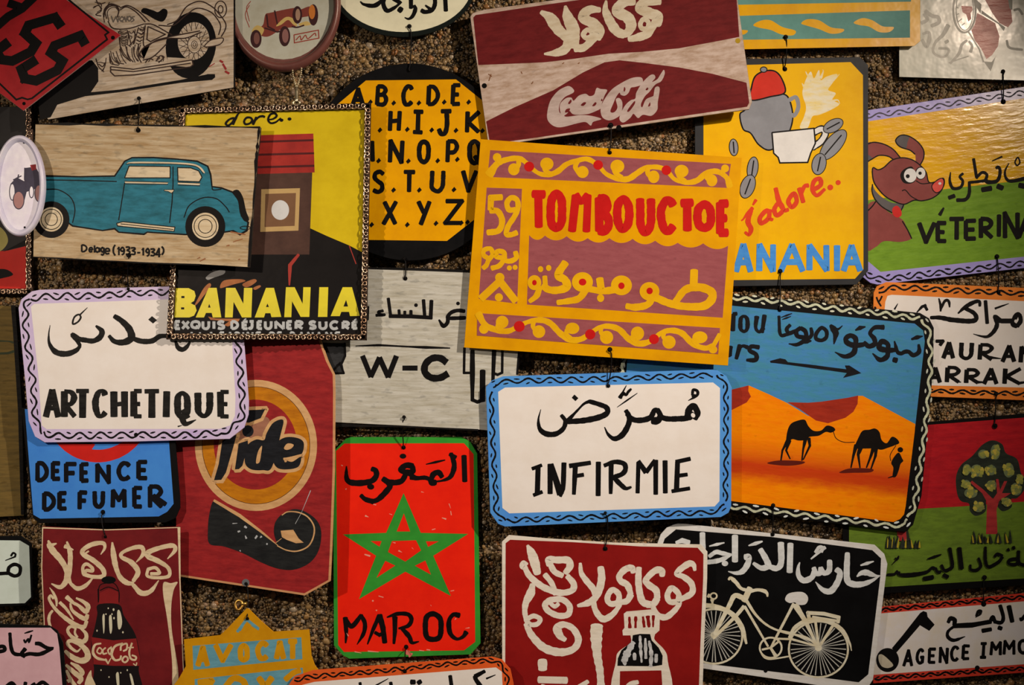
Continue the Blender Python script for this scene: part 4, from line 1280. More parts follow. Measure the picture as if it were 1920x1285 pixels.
s.st(k, INR, 30, "w35.8 1240 380 1246 572;~w26.9-33.6-35.8-29.1-15.7-11.2 1142 362 1166 440 1158 500 1130 545 1070 568 1010 575;w26.9 1132 368 1180 392;~w29.1-38.1-38.1-33.6 990 575 1010 520 1050 506 1076 540;~w38.1-44.8-33.6 1030 580 1000 580 985 560;~w31.4-29.1-29.1-38.1 1000 565 950 545 890 548 840 540;~w40.3-40.3-38.1-33.6 858 458 806 452 765 484 790 502;~w33.6-38.1-38.1-33.6 790 502 850 500 856 470 850 456;~w33.6-33.6-38.1-40.3-33.6 870 545 815 510 770 570 690 580 632 552;~w33.6-38.1-40.3-38.1-29.1 632 552 684 600 658 646 600 704 556 724;~w38.1-33.6-26.9 560 724 500 706 466 676;~w9-29.1-40.3-42.6-38.1-38.1-33.6 358 458 364 560 430 585 540 572 582 530 576 490 548 478;w6.7-17.9-9 955 444 1098 412")
s.el(k, INR, "540 612 27 22 10;782 383 25 19")
s.fr = (560, 965, 4)
k = 'latin_lettering'
s.st(k, INR, 30, "w34-28-12 350 775 358 900 352 965;~w30-34-26 352 790 400 838 470 756;~w28-30-26-6 466 756 496 815 488 890 438 976;w10-26-30 516 974 560 860 606 756;w40-36-34 606 756 632 850 646 962;w24 572 885 606 905 648 884;w36-30-18 722 770 722 880 714 970;~w10-26-28-30-28-14 662 772 740 746 820 750 846 790 820 836 750 856;~w24-34-28-8 770 850 828 915 850 962 902 954;ow36 950 850 960 770 1010 746 1060 780 1068 850 1056 920 1008 938 962 920;~w36-26-36-30-20-34 1206 758 1160 752 1128 800 1136 890 1184 934 1232 918 1258 882")
s.hole(806, 994, 17)
s.st('rust_stain', paint((215, 110, 92), 'plain'), 24, "w14-40 800 1020 840 1056", jit=.3)
s.st('paint_chip', paint((236, 150, 120), 'plain'), 8, "495 300 535 312;750 272 775 284;w5 600 612 635 622;w5 705 210 725 214;w4 850 250 862 262;w7 578 718 586 720;w7 553 646 560 650;w5 1140 575 1165 570;w5 1250 855 1280 850;w4 990 680 996 688;w6 960 1014 985 1018;w4 420 1030 470 1040;w5 520 1026 600 1032;w4 905 1020 940 1024;w5 1170 790 1180 780;w6 360 890 372 912", jit=.5)
s.fr = (560, 760, 4)
s.st('paint_chip', paint((236, 150, 120), 'plain'), 8, "500 830 525 840;1075 845 1105 855;w5 1128 740 1140 775;w5 1140 795 1145 825;w4 680 815 700 822;w5 320 450 330 455;w5 360 625 352 632;w5 560 745 580 748;w4 1000 935 1025 928;w5 920 650 940 655", jit=.5)
s.hole(787, 318, 16)
s.done()

# bottle sign with the long drip
DMR = paint((116, 30, 30), 'enamel', (92, 22, 24))
CRM = paint((220, 190, 146), 'brush', (196, 164, 120))
s = sign('metal_sign', 'dark red drink sign with cream script beside a dark bottle, under the no smoking sign', (0, 965, 4),
         "316 90 800 112 1350 90 1354 480 1378 1100 1392 1360 330 1360 328 840 308 400", 56, DMR, tx=-.02)
s.st('edge_line', CRM, 10, "w9-5 322 100 800 116 1340 98;w18-10 1342 98 1349 480;w8-5 1349 480 1372 1100 1385 1350;w7-6 320 96 313 400 333 840")
k = 'arabic_lettering'
s.st(k, CRM, 40, "~w13.4-43.7-42-37-37-37-28.6-8.4 362 196 392 266 455 340 500 420 498 490 470 535 440 545 386 520;w37-8.4 360 240 424 218;~w11.8-33.6-31.9-31.9-25.2-13.4 502 205 526 290 524 400 516 480 540 530 580 550;w28.6-8.4 486 238 550 266;~w20.2-30.2-25.2-10.1 530 520 580 556 640 535 694 480;~w6.7-25.2-31.9-28.6-33.6-33.6-30.2-25.2-25.2 756 300 786 250 770 215 690 225 625 265 625 300 700 345 770 410 775 462 700 468 625 448;~w21.8 625 448 622 395 650 372 690 400 692 425 650 420 636 440;w11.8 640 292 665 275",)
s.st(k, CRM, 40, "~w11.8-37-37-28.6-37-25.2 842 210 850 290 868 390 900 470 950 512 1000 520;~w6.7-25.2-30.2-25.2-21.8-28.6-37-33.6-25.2 1022 358 1072 300 1064 248 1000 250 920 285 912 320 985 360 1035 430 1000 500;w10.1 910 330 942 322;~w25.2-37-28.6-6.7 1000 530 1060 590 1130 575 1190 496;~w6.7-25.2-31.9-28.6-33.6-35.3-33.6-25.2-23.5-21.8-20.2-20.2 1256 334 1312 270 1296 234 1200 250 1112 285 1112 315 1190 352 1262 402 1266 462 1180 475 1106 462 1110 410;~w21.8 1108 412 1165 400 1195 440 1130 446;w10.1 1115 330 1145 322")
s.pg('drip_shape', CRM, "~1228 510 1280 516 1332 508 1302 570 1284 700 1290 880 1334 1150 1332 1300 1294 1300 1290 1100 1256 800 1224 600")
k = 'bottle_picture'
s.el(k, INK, "815 492 54 28")
s.st(k, INK, 6, "~740 650 745 540 800 515 860 520 892 580 892 660;~750 570 815 545 890 575;~735 560 738 660")
BR2 = paint((136, 34, 32), 'enamel')
s.pg(k, BR2, "750 590 815 555 885 580 890 670 740 670")
COLA = paint((26, 18, 18), 'enamel', rough=.3)
s.pg(k, COLA, "~738 676 892 676 930 760 1000 870 1030 950 1050 1080 1040 1170 1050 1350 725 1350 705 1150 686 1020 690 930 710 850 730 750")
s.pg(k + '/label_band', BR2, "686 920 850 945 1022 930 1050 1080 1044 1136 850 1136 702 1124")
s.st(k + '/label_band', CRM, 14, "~w10-16-18-18-12 758 968 712 980 698 1036 730 1078 800 1094;w14-6 790 1085 810 1118 832 1078;ow10 745 1000 728 1030 752 1045 766 1020;~w11 792 1000 772 1020 776 1046 802 1040;ow11 832 1000 810 1020 824 1050 836 1025;w10 834 992 836 1052;~w14-16-16-12 920 968 862 990 838 1050 862 1092 900 1086 908 1060;~w12 905 1020 910 985 950 970 950 1010 925 1025;~w12-14-12 990 965 970 1030 980 1080 1012 1092 1020 1070 990 1056;ow12 930 1070 918 1095 938 1110 960 1090 950 1068;w9 960 1000 1002 998;~w8 1000 1120 1020 1132 1026 1112")
HL = paint((214, 198, 160), 'plain')
s.pg(k, HL, "~880 730 900 725 916 800 905 855 885 850;~818 770 836 760 842 850 832 895 822 870;~768 770 784 752 784 860 776 890;~870 1200 890 1190 895 1290 880 1290;~972 1200 990 1210 1010 1300 995 1300")
s.el(k, HL, "812 704 5 6;852 714 7 10;795 748 5 6;840 748 5 7;855 778 6 9;728 872 5 8;922 884 6 8;758 1168 5 6;906 1188 5 6;955 1168 5 7;818 1220 5 6")
k = 'script_lettering'
s.fr = (70, 1090, 4.592)
s.st(k, CRM, 26, "~w5-20-22-12 106 56 140 105 164 165 166 216;~w16-22-24-28-34-36-34-26 140 152 116 124 104 160 160 245 250 325 340 382 402 394 425 345;~w26-22-10 194 184 250 240 312 332;~w34-30-16 252 136 290 170 330 205;~w16-24-30-36-30 284 192 300 250 360 300 415 325 432 290;~w18-24-32-36-24 300 178 360 215 415 262 435 230 420 200;~w14-26-36-30 335 146 400 180 440 222 418 262")
s.st(k, CRM, 26, "~w20-24-24-30-36-34-26-16 332 402 286 392 262 428 300 482 380 522 418 500 418 452 370 402;~w16-18 330 404 324 448 346 484;~w10-22-28-30-36-44-48-44-40-24 372 582 340 606 290 574 262 536 292 514 370 546 426 606 430 664 376 686 300 654 240 602;~w14-34-38-30 288 704 350 742 388 790 362 816;~w20-36-40-30 248 722 310 780 376 838 356 880;~w20-30-30 252 770 290 850 340 920;w16 260 850 274 872;~w18-24-20 132 254 106 290 100 340 112 392")
s.pg(k, CRM, "~412 910 425 830 462 768 470 820 502 910")
s.fr = (0, 965, 4)
s.hole(790, 168, 12)
s.done()

# lawyer sign
OCY = paint((206, 140, 14), 'enamel', (188, 120, 8))
TEL = paint((104, 152, 156), 'brush', (86, 132, 138))
s = sign('metal_sign', 'ochre metal sign with a pointed top and pale blue panels reading AVOCAT', (300, 965, 4),
         "90 1360 96 1290 142 1228 192 1140 178 938 450 906 500 860 648 706 664 706 760 800 852 880 1120 864 1136 1060 1162 1132 1200 1180 1200 1360", 68, OCY, roll=2)
s.pg('blue_panel#1', TEL, "244 986 1060 922 1068 1086 250 1166")
s.pg('blue_panel#2', TEL, "260 1236 1070 1150 1080 1290 262 1350")
k = 'lettering'
s.tx(k, OCY, 37, "A 286 1002 356 1132,V 418 982 532 1096,C 734 968 800 1080,A 874 964 926 1080,T 966 952 1022 1078")
s.tx(k, OCY, 37, "O 602 984 654 1092")
s.st(k, OCY, 42, "290 1262 386 1250 350 1310;~480 1310 548 1232 620 1248 652 1310;~740 1226 790 1280 840 1225;~w38 940 1240 1000 1190 1050 1170")
s.st('chevron_pattern', TEL, 18, "580 880 650 788 738 858;w14 640 800 600 870;w14 690 830 740 862")
s.hole(655, 782, 13)
s.done()

# small white sign at the edge
s = sign('metal_sign', 'small whitish sign with a thick black border and a single dark arabic letter', (0, 965, 4),
         "-200 166 158 160 238 220 248 630 190 684 -200 702", 24, BLK)
s.pg('white_field', paint((212, 214, 192), 'enamel', (198, 200, 176)), "-200 192 150 196 218 236 232 620 186 666 -200 676")
s.st('lettering', INK, 24, "ow24 62 430 70 396 110 375 150 395 146 445 112 462 76 448;w26-20 72 440 -60 448")
s.st('vowel_mark', INK, 24, "~w14 82 312 98 290 116 298 112 320;w12-6 112 318 40 346")
s.done()

# pink sign
s = sign('metal_sign', 'pale pink sign with a black border and dark arabic lettering in the bottom corner', (0, 965, 4),
         "-200 815 370 834 432 872 472 960 505 1360 -200 1360", 78, BLK)
s.pg('pink_field', paint((218, 168, 164), 'enamel', (204, 152, 150)), "-200 850 380 850 428 895 445 1000 474 1360 -200 1360")
s.st('lettering', INK, 24, "~w10-24-28-26 402 1000 350 1000 300 972 266 968;~w22-28-26-24 396 1004 300 1048 220 1046 170 1062;~w28-24 190 1008 162 1046 186 1068;~w22-26-24 74 890 84 1000 110 1046 180 1052;~w14 180 940 190 960 212 935 218 958 236 905;w7-14-8 184 892 248 872;~w26 -60 1008 20 990 30 1022 -60 1034")
s.st('latin_lettering', INK, 26, "~30 1310 86 1266 130 1310;~180 1330 192 1260;~w20 236 1284 262 1268;~270 1290 320 1260 362 1290")
s.done()

# orange bordered sign at the bottom edge
ORB = paint((226, 92, 36), 'enamel', (210, 76, 26))
s = sign('metal_sign', 'white metal sign with an orange wavy border, cut by the lower frame edge', (0, 0, 1),
         "536 1320 538 1290 552 1269 588 1257 922 1232 941 1237 957 1255 963 1282 964 1320", 76, ORB, roll=4)
s.pg('white_field', PAP, "560 1320 566 1285 590 1279 930 1252 941 1260 944 1320")
s.wavy('border_waves', INK, "552 1276 590 1269 700 1260 860 1244 922 1240 946 1256 953 1290", 3.6, 33, 2.6, (8, 3.2))
s.fr = (560, 965, 4)
s.st('letter_stroke', INK, 28, "w24-32 1396 1176 1322 1216;~w30 1322 1214 1336 1250 1400 1330;w26 1136 1210 1152 1330;w34 842 1258 872 1258;w34 900 1250 912 1268;w12-5 578 1284 672 1232;w14-6 1408 1232 1476 1204;w24 690 1260 700 1330;w20 460 1262 470 1330")
s.hole(796, 1178, 15)
s.done()
# ---------------------------------------------------------------- signs, lower right of the wall
# nurse sign
BLN = paint((84, 144, 220), 'enamel', (72, 128, 206))
s = sign('metal_sign', 'white metal sign reading INFIRMIE with a blue wavy border', (0, 0, 1),
         "911 726 922 714 943 706 1342 693 1362 706 1372 727 1371 950 1366 962 1352 970 947 988 934 983 919 962", 50, BLN, roll=2)
s.pg('white_field', PAP, "934 735 947 727 1337 717.5 1350 728 1349 940 1340 950 955 963 942 953")
k = 'border_waves'
s.wavy(k, INK, "925 727 945 716 1100 712 1240 707 1336 703", 4.5, 41, 2.8, (8, 3))
s.wavy(k, INK, "1344 704 1360 722 1361 830 1360 940", 4.2, 41, 2.8, (7, 3))
s.wavy(k, INK, "1358 946 1340 960 1240 964 1100 970 950 976", 4.5, 41, 2.8, (8, 3))
s.wavy(k, INK, "948 976 932 962 928 900 924 820 921 735", 4.2, 41, 2.8, (7, 3))
s.fr = (900, 640, 4)
k = 'arabic_lettering'
s.st(k, INK, 34, "~w30-32-36-40-40-38-34 822 452 900 476 950 500 952 540 890 572 780 595 660 604;~w34-18-14-24 655 600 730 520 780 470 825 450;~w4-12-26-38-36-32-30-24 456 512 438 590 450 660 500 696 570 695 625 655 640 600 610 555;~w6-20-34-40-38-34-30 934 645 962 700 1010 732 1070 700 1115 620 1116 560 1094 520;~w28-36-38-38-34-32 1100 545 1150 588 1220 592 1280 570 1310 518 1345 530;~w40-44-38-30 1290 600 1330 600 1352 560 1330 510;~w36-36-38-38-30 1340 560 1400 582 1490 582 1560 575 1600 540;~w38-44-44-40-38 1550 580 1570 510 1605 490 1632 540 1610 582;~w18-20-20-16-5 1592 405 1600 366 1630 375 1626 408 1562 446;~w24 1592 408 1615 412;~w30-12-5 1050 425 1075 375 1098 332;~w20-16 1052 420 1080 392;~w22-18-20-14 1075 390 1096 402 1112 380 1134 358;w4-11-5 1028 496 1180 390")
s.el(k, INK, "1572 560 30 34;1320 590 34 22")
s.el(k, PAP, "1598 556 15 18 -30")
s.pg(k, INK, "688 424 708 400 738 428 716 450")
k = 'latin_lettering'
s.st(k, INK, 32, "w24 390 958 464 930;w34 436 940 430 1145;w26 400 1156 468 1130;w36 526 922 526 1145;w32-40-44 532 922 604 1150;w32-36-20 630 912 624 1110 602 1166;w36-32-26 716 922 704 1150;w30 670 936 830 912;w28 716 1012 778 1002;w34 888 906 886 1160;w32-30-24 984 925 980 1145;~w26-32-34-30 930 934 1010 906 1080 920 1090 965 1060 1000 992 1022;~w28-34-30-14 1000 1020 1060 1080 1095 1105 1136 1094;w28 1188 908 1182 1140;w30-36 1186 900 1246 985;w30-26 1246 985 1312 892;w32 1318 892 1318 1150;w32 1388 896 1390 1140;w34 1482 905 1474 1115;w28 1468 906 1578 882;w26 1482 1010 1556 1000;w26 1438 1126 1574 1104", cap=.15)
s.hole(962, 336, 15)
s.hole(940, 1288, 12)
s.done()

# camel caravan sign
SKY = paint((66, 126, 144), 'brush', (68, 122, 172), .4)
s = sign('metal_sign', 'desert picture sign of two camels led by a man, with a black wavy border', (0, 0, 1),
         "1182 530 1380 553 1725 587 1742 597 1751 615 1750 690 1728 930 1712 985 1697 998 1362 957 1150 930", 29, paint((17, 15, 14), 'enamel'), roll=-5)
s.pg('sky_field', SKY, "1186 555 1378 574 1715 607 1731 620 1734 640 1716 800 1640 800 1166 800")


def sand_material(s):
    m = paint((250, 130, 0), 'brush', (236, 112, 0), .4)
    m = m.copy()
    m.name = 'painted_sand'
    nt = m.node_tree
    N, L = nt.nodes, nt.links
    b = N['Principled BSDF']
    src = b.inputs['Base Color'].links[0].from_socket
    tc = [n for n in N if n.type == 'TEX_COORD'][0]
    sep = N.new('ShaderNodeSeparateXYZ')
    L.new(tc.outputs['Object'], sep.inputs[0])
    # the red wash runs across the sand, sloping down to one side
    a, c = s.loc(1372, 872), s.loc(1690, 905)
    sl = (c[2] - a[2]) / (c[0] - a[0])
    ma = N.new('ShaderNodeMath')
    ma.operation = 'MULTIPLY_ADD'
    ma.inputs[1].default_value = -sl
    L.new(sep.outputs[0], ma.inputs[0])
    L.new(sep.outputs[2], ma.inputs[2])
    z0 = a[2] - sl * a[0]
    nz = [n for n in N if n.type == 'TEX_NOISE'][0]
    wob = N.new('ShaderNodeMath')
    wob.operation = 'MULTIPLY_ADD'
    wob.inputs[1].default_value = .02
    L.new(nz.outputs['Fac'], wob.inputs[0])
    L.new(ma.outputs[0], wob.inputs[2])
    mr = N.new('ShaderNodeMapRange')
    mr.inputs['From Min'].default_value = z0 - .045 + .01
    mr.inputs['From Max'].default_value = z0 + .055 + .01
    L.new(wob.outputs[0], mr.inputs['Value'])
    cr = N.new('ShaderNodeValToRGB')
    E = cr.color_ramp.elements
    E[0].position, E[0].color = .12, (0, 0, 0, 1)
    E[1].position, E[1].color = 1, (0, 0, 0, 1)
    for p, v in ((.36, .9), (.5, .95), (.68, .5)):
        e = E.new(p)
        e.color = (v, v, v, 1)
    L.new(mr.outputs[0], cr.inputs[0])
    mx = N.new('ShaderNodeMix')
    mx.data_type = 'RGBA'
    L.new(cr.outputs[0], mx.inputs[0])
    L.new(src, mx.inputs[6])
    mx.inputs[7].default_value = (*alb((190, 50, 14)), 1)
    L.new(mx.outputs[2], b.inputs['Base Color'])
    return m


s.fr = (1340, 680, 4)
k = 'dune_picture'
s.pg(k, sand_material(s), "-700 330 -300 250 125 204 255 172 400 236 540 302 700 400 860 430 1000 350 1072 250 1110 250 1300 352 1505 462 1500 520 1432 1080 1420 1140 1390 1175 1340 1197 130 1040 -740 945")
s.pg(k, paint((160, 44, 24), 'brush', (138, 34, 20)), "543 298 700 302 800 294 1000 264 1076 248 1072 310 1040 370 980 415 850 456 760 436 640 352;-700 330 -300 250 125 204 255 172 252 215 272 255 240 300 125 358 -300 480 -700 480")
CAM = paint((16, 11, 9), 'plain', (22, 15, 12))
SHD = paint((92, 26, 16), 'plain')
k = 'camel_picture#1'
s.pg(k, SHD, "~400 750 500 734 665 742 655 762 550 775 420 764")
s.pg(k, CAM, "~535 596 546 512 572 460 622 436 676 430 702 476 742 512 798 510 840 474 888 484 904 508 872 527 832 522 780 550 712 558 690 580 632 586 580 576 556 606")
s.st(k, CAM, 20, "w26-14-10 548 585 508 660 497 735;w30-14-9 560 585 536 660 566 724;w28-14-10 682 568 664 650 654 736;w24-14-9 706 568 714 625 664 730")
k = 'camel_picture#2'
s.pg(k, SHD, "~940 820 1020 794 1180 798 1168 824 1040 828 950 830")
s.pg(k, CAM, "~1050 640 1080 560 1110 512 1160 504 1202 495 1236 522 1252 580 1290 605 1328 558 1366 572 1384 604 1350 622 1300 640 1250 655 1200 646 1100 646")
s.st(k, CAM, 20, "w30-16-10 1062 620 1040 700 1022 790;w34-16-10 1096 635 1076 690 1090 790;w30-16-10 1194 630 1172 700 1138 790;w28-16-10 1212 630 1206 700 1172 800")
s.st('lead_rope', CAM, 5, "~890 520 912 570 970 598 1050 598;~1360 622 1318 690 1320 738")
k = 'man_picture'
s.el(k, CAM, "1392 655 21 20")
s.pg(k, CAM, "~1380 676 1406 720 1414 740 1394 762 1380 810 1360 856 1334 856 1340 790 1324 755 1344 710")
s.st(k, CAM, 10, "w5-12 1300 866 1352 850")
s.fr = (1340, 540, 4)
k = 'arabic_lettering'
INS = paint((18, 17, 19), 'plain', (26, 24, 26))
s.st(k, INS, 28, "~w16-30-30-28-28-26-24-10 1530 425 1532 480 1490 505 1455 480 1425 480 1400 492 1370 478 1348 400;w14-30-6 1476 386 1515 372 1562 362;~w34-38 1340 538 1366 545;~w28-36-38-38 1365 465 1300 468 1240 455 1232 425;~w34-36-32-30 1232 430 1255 402 1296 420 1302 460;~w30-36-30-8 1300 465 1292 515 1240 540 1184 492;~w34-30-24-30-34-34-26 1268 296 1200 298 1166 340 1196 380 1200 420 1156 438 1120 408;~w30-36-38-34-32-34-36 1120 425 1050 432 995 412 985 378 1020 358 1056 380 1058 430;~w34-38-28-6 1058 430 1040 490 975 515 902 482;w12-30-10 1056 318 1090 300 1130 292;~w20-46-40-24-8 868 280 892 310 908 340 902 380 894 422;~w20-16-6 890 300 925 310 958 284;ow26 802 300 764 340 760 380 800 394 836 372 838 326;~w20-28-24-16 722 300 728 350 700 380 665 372;w20-34-12 664 410 690 400 724 398;~w28-30-30-28 668 372 622 362 612 326 645 300;~w28-30-30-26-8 645 300 682 330 680 385 620 425 556 420;~w24-28-26-24 605 322 560 340 540 310 566 278;~w22-24-22-20 600 330 540 350 492 346 482 212;w5-13-5 498 222 580 192;w5-13-5 506 238 572 214")
s.tx('latin_lettering', INS, 30, "O 192 212 248 326", con=.7)
s.st('latin_lettering', INS, 28, "w26 140 196 166 194;w32 140 200 136 320;~w34-26-20-30 316 216 308 300 336 330 366 300;w32-24 374 206 356 335;w34-24 190 430 162 532;~w14-28 178 462 210 436 246 446;~w30-28-28-30-32-20 332 446 276 440 262 470 310 500 306 540 240 542;~w30 120 440 112 500 116 512")
k = 'arrow_picture'
s.st(k, INS, 20, "w16-22-24 430 552 700 586 1000 626", cap=0)
s.pg(k, INS, "976 582 1010 582 1100 640 1040 656 962 676 996 632;414 548 490 528 530 536 548 556 470 566 420 562")
s.fr = (0, 0, 1)
CRW2 = paint((206, 200, 158), 'brush', (148, 144, 118))
k = 'border_waves'
s.wavy(k, CRW2, "1374 559 1470 567 1560 578 1660 589 1724 597", 3.4, 33, 3.6, (7, 4), paint((214, 206, 172), 'plain'), dab_at=1.9)
s.wavy(k, CRW2, "1728 600 1742 622 1744 690 1736 790 1724 880 1714 945 1704 970", 3.4, 37, 3.6, (7, 3.6), paint((190, 184, 158), 'plain'), dab_at=2.0)
s.wavy(k, CRW2, "1700 974 1688 986 1600 977 1480 963 1362 950", 3.2, 38, 3.6, (8, 4.2), paint((214, 210, 196), 'plain'), dab_at=2.0)
s.wavy(k, CRW2, "1178 620 1168 690 1160 800", 3, 30, 4, (7, 4), paint((190, 184, 158), 'plain'))
s.fr = (1340, 540, 4)
s.hole(488, 166, 15)
s.fr = (1340, 680, 4)
s.hole(255, 1070, 14).hole(438, 1072, 16)
s.done()

# restaurant sign
ORR = paint((232, 128, 48), 'enamel', (214, 108, 34))
s = sign('metal_sign', 'white metal restaurant sign with an orange border, half behind the camel sign', (0, 0, 1),
         "1637 600 1638 549 1644 537 1662 529 1920 540 1990 543 1990 754 1920 751 1740 744 1637 740", 18, ORR, roll=-2)
s.pg('white_field', PAP, "1655 620 1660 566 1664 555 1672 553 1920 565 1990 568 1990 730 1920 727 1749 723 1655 720")
s.wavy('border_waves', INK, "1648 549 1662 541 1700 540 1800 545 1920 551 1990 554", 4.4, 40, 3, (9, 4))
s.wavy('border_waves', INK, "1735 732 1800 735 1920 739 1990 741", 3.4, 40, 3, (9, 4))
s.fr = (1560, 520, 5.333)
s.st('border_waves', INK, 16, "~445 200 460 240 490 290;~500 190 480 230 460 250;425 300 440 310")
k = 'arabic_lettering'
s.st(k, INK, 38, "~w36-44-44-46-40 1886 390 1855 372 1826 410 1810 470 1850 490;~w40-40-36 1850 490 1885 440 1882 390;w44 1830 438 1690 438;~w44-36-40-34-20-6 1690 440 1630 396 1650 470 1620 540 1560 592 1500 592 1412 568;w34 1534 236 1552 462;~w14-32-40-34-24 1260 362 1330 300 1420 250 1472 244 1478 290;~w34-38-44-44-44 1320 306 1420 360 1440 420 1370 440 1180 425;~w44-40-30 1200 428 1080 405 985 405;w20-16-6 1630 314 1680 295 1768 264;w12-26-18 1068 212 1086 280 1086 340;~w14-24-26-26-14 1086 330 1120 250 1150 230 1170 250 1176 300")
s.st('letter_stroke', INK, 38, "w10-24-30 848 352 900 295 940 282;w26 925 282 952 330;w18-6 625 320 658 264")
s.el(k, PAP, "1836 440 14 16")
k = 'latin_lettering'
s.tx(k, INK, 42, "A 1116 656 1216 812,U 1292 658 1396 812,R 1482 676 1600 824,A 1708 690 1826 846,N 1892 700 1996 850,A 980 908 1082 1052,R 1152 904 1270 1050,R 1344 926 1462 1056,A 1524 920 1650 1066,K 1730 916 1880 1066", con=.75, skew=.06, cap=.1)
s.st(k, INK, 30, "1040 640 1108 640 1080 680;w30-8 1560 800 1690 815;w26-8 1460 1050 1530 1050;w26-8 1240 1040 1290 1050;w26-10 1870 1060 1990 1040")
s.hole(1665, 152, 20).hole(1640, 1166, 22)
s.done()

# tree sign
DRD = paint((178, 28, 32), 'brush', (148, 20, 28), .4)
OLV = paint((104, 124, 36), 'brush', (84, 100, 32), .4)
s = sign('metal_sign', 'dark red and olive sign with a bushy tree on red trunks', (0, 0, 1),
         "1580 808 1735 792 1920 776 1990 770 1990 1094 1920 1098 1663 1113 1580 1118", 18, paint((14, 12, 11), 'enamel'), roll=3)
s.pg('red_field', DRD, "1592 812 1741 797 1990 778 1990 950 1592 975")
s.pg('green_field', OLV, "1592 964 1730 954 1803 950 1920 941 1990 936 1990 1081 1920 1085 1661 1101 1592 1106")
s.fr = (1560, 760, 5.333)
k = 'tree_picture#1'
DGN = paint((34, 36, 28), 'brush', (48, 52, 38))
s.pg(k, DGN, "~1240 720 1290 600 1400 510 1500 400 1600 352 1700 390 1740 480 1850 540 1890 680 1930 740 1920 850 1850 930 1790 940 1795 1020 1710 1062 1655 1015 1620 940 1545 930 1535 1060 1440 1108 1380 1060 1368 985 1290 960 1250 880")
TRK = paint((172, 50, 46), 'brush', (140, 36, 36))
s.pg(k + '/trunk', TRK, "1540 1290 1550 970 1500 880 1380 775 1400 755 1520 850 1590 920 1610 940 1650 880 1640 740 1665 740 1680 850 1722 760 1752 760 1700 880 1790 880 1670 960 1645 1050 1655 1290")
LF = paint((152, 142, 56), 'brush', (96, 104, 60))
LF3 = paint((190, 160, 60), 'brush', (150, 140, 60))
LF2 = paint((112, 116, 74), 'brush', (80, 88, 60))
for i, (cx, cy, rx, ry) in enumerate(((1510, 490, 58, 54), (1632, 470, 56, 90), (1445, 655, 72, 72), (1590, 650, 62, 62), (1765, 650, 62, 88), (1592, 800, 62, 58), (1840, 840, 66, 76), (1385, 880, 78, 58), (1340, 790, 50, 50), (1460, 1018, 62, 62), (1745, 970, 50, 55), (1345, 640, 50, 60), (1870, 740, 40, 60))):
    s.el(k, LF2, '%d %d %d %d' % (cx, cy, rx * .85, ry * .85))
    for j in range(16):      # leafy dabs, loose and uneven
        a = random.uniform(0, 6.28)
        r = random.uniform(.05, .85)
        x, y = cx + rx * r * math.cos(a), cy + ry * r * math.sin(a)
        q = random.uniform(13, 24)
        s.pg(k, LF if (i + j) % 4 else LF3, '~' + ' '.join('%.0f %.0f' % (x + q * random.uniform(.7, 1.2) * math.cos(t), y + q * random.uniform(.7, 1.2) * math.sin(t)) for t in np.linspace(0, 5.5, 7)))
s.fr = (1560, 960, 5.333)
s.pg('tree_picture#2', TRK, "640 160 740 160 745 290 660 290")
s.pg('tree_picture#2', DGN, "735 160 755 160 775 280 745 290")
GS = paint((176, 148, 38), 'plain')
for base, xs in ((360, (545, 570, 590, 612, 640, 690, 720, 760, 790, 830, 860)), (310, (1400, 1430, 1470, 1505, 1540, 1590, 1640, 1680, 1740, 1780))):
    for i, x in enumerate(xs):
        hgt = random.uniform(70, 130)
        s.st('grass_pattern', DGN, 20, 'w26-20-4 %d %d %d %d' % (x, base, x + random.uniform(-20, 20), base - hgt))
        if i % 2 == 0:
            s.st('grass_pattern', GS, 12, 'w18-14-4 %d %d %d %d' % (x + 12, base - 4, x + 10 + random.uniform(-20, 16), base - hgt * .8))
k = 'arabic_lettering'
s.st(k, INK, 28, "~w20-22-24 550 625 620 620 652 590;~w24-36-36-30-26-24 665 600 680 628 800 626 940 600 1000 556 1030 570;~w24-28-26 1030 560 1052 600 1086 596;w36 912 668 1008 650;~w26-28-32-30-34 1090 530 1120 584 1170 570 1200 530 1172 362;w38 1112 630 1156 652;w42 1268 360 1290 566;~w22-26-28-26-22 1378 530 1384 576 1440 580 1484 540 1460 460;~w24-30-28-30-28 1530 350 1530 480 1560 548 1660 500 1700 450;~w26-28-24 1700 440 1650 420 1620 450;~w30-32-30-30 1860 390 1862 500 1910 530 1990 530;ow28 1850 470 1770 480 1770 520 1840 520;w20-34 1745 382 1765 376;w30 1800 362 1822 356;~w12-20-14 664 440 650 470 626 462;w14-6 640 480 600 522;w10-24-10 950 470 1090 424")
s.hole(1520, 655, 24)
s.fr = (1560, 760, 5.333)
s.hole(1625, 208, 26)
s.done()

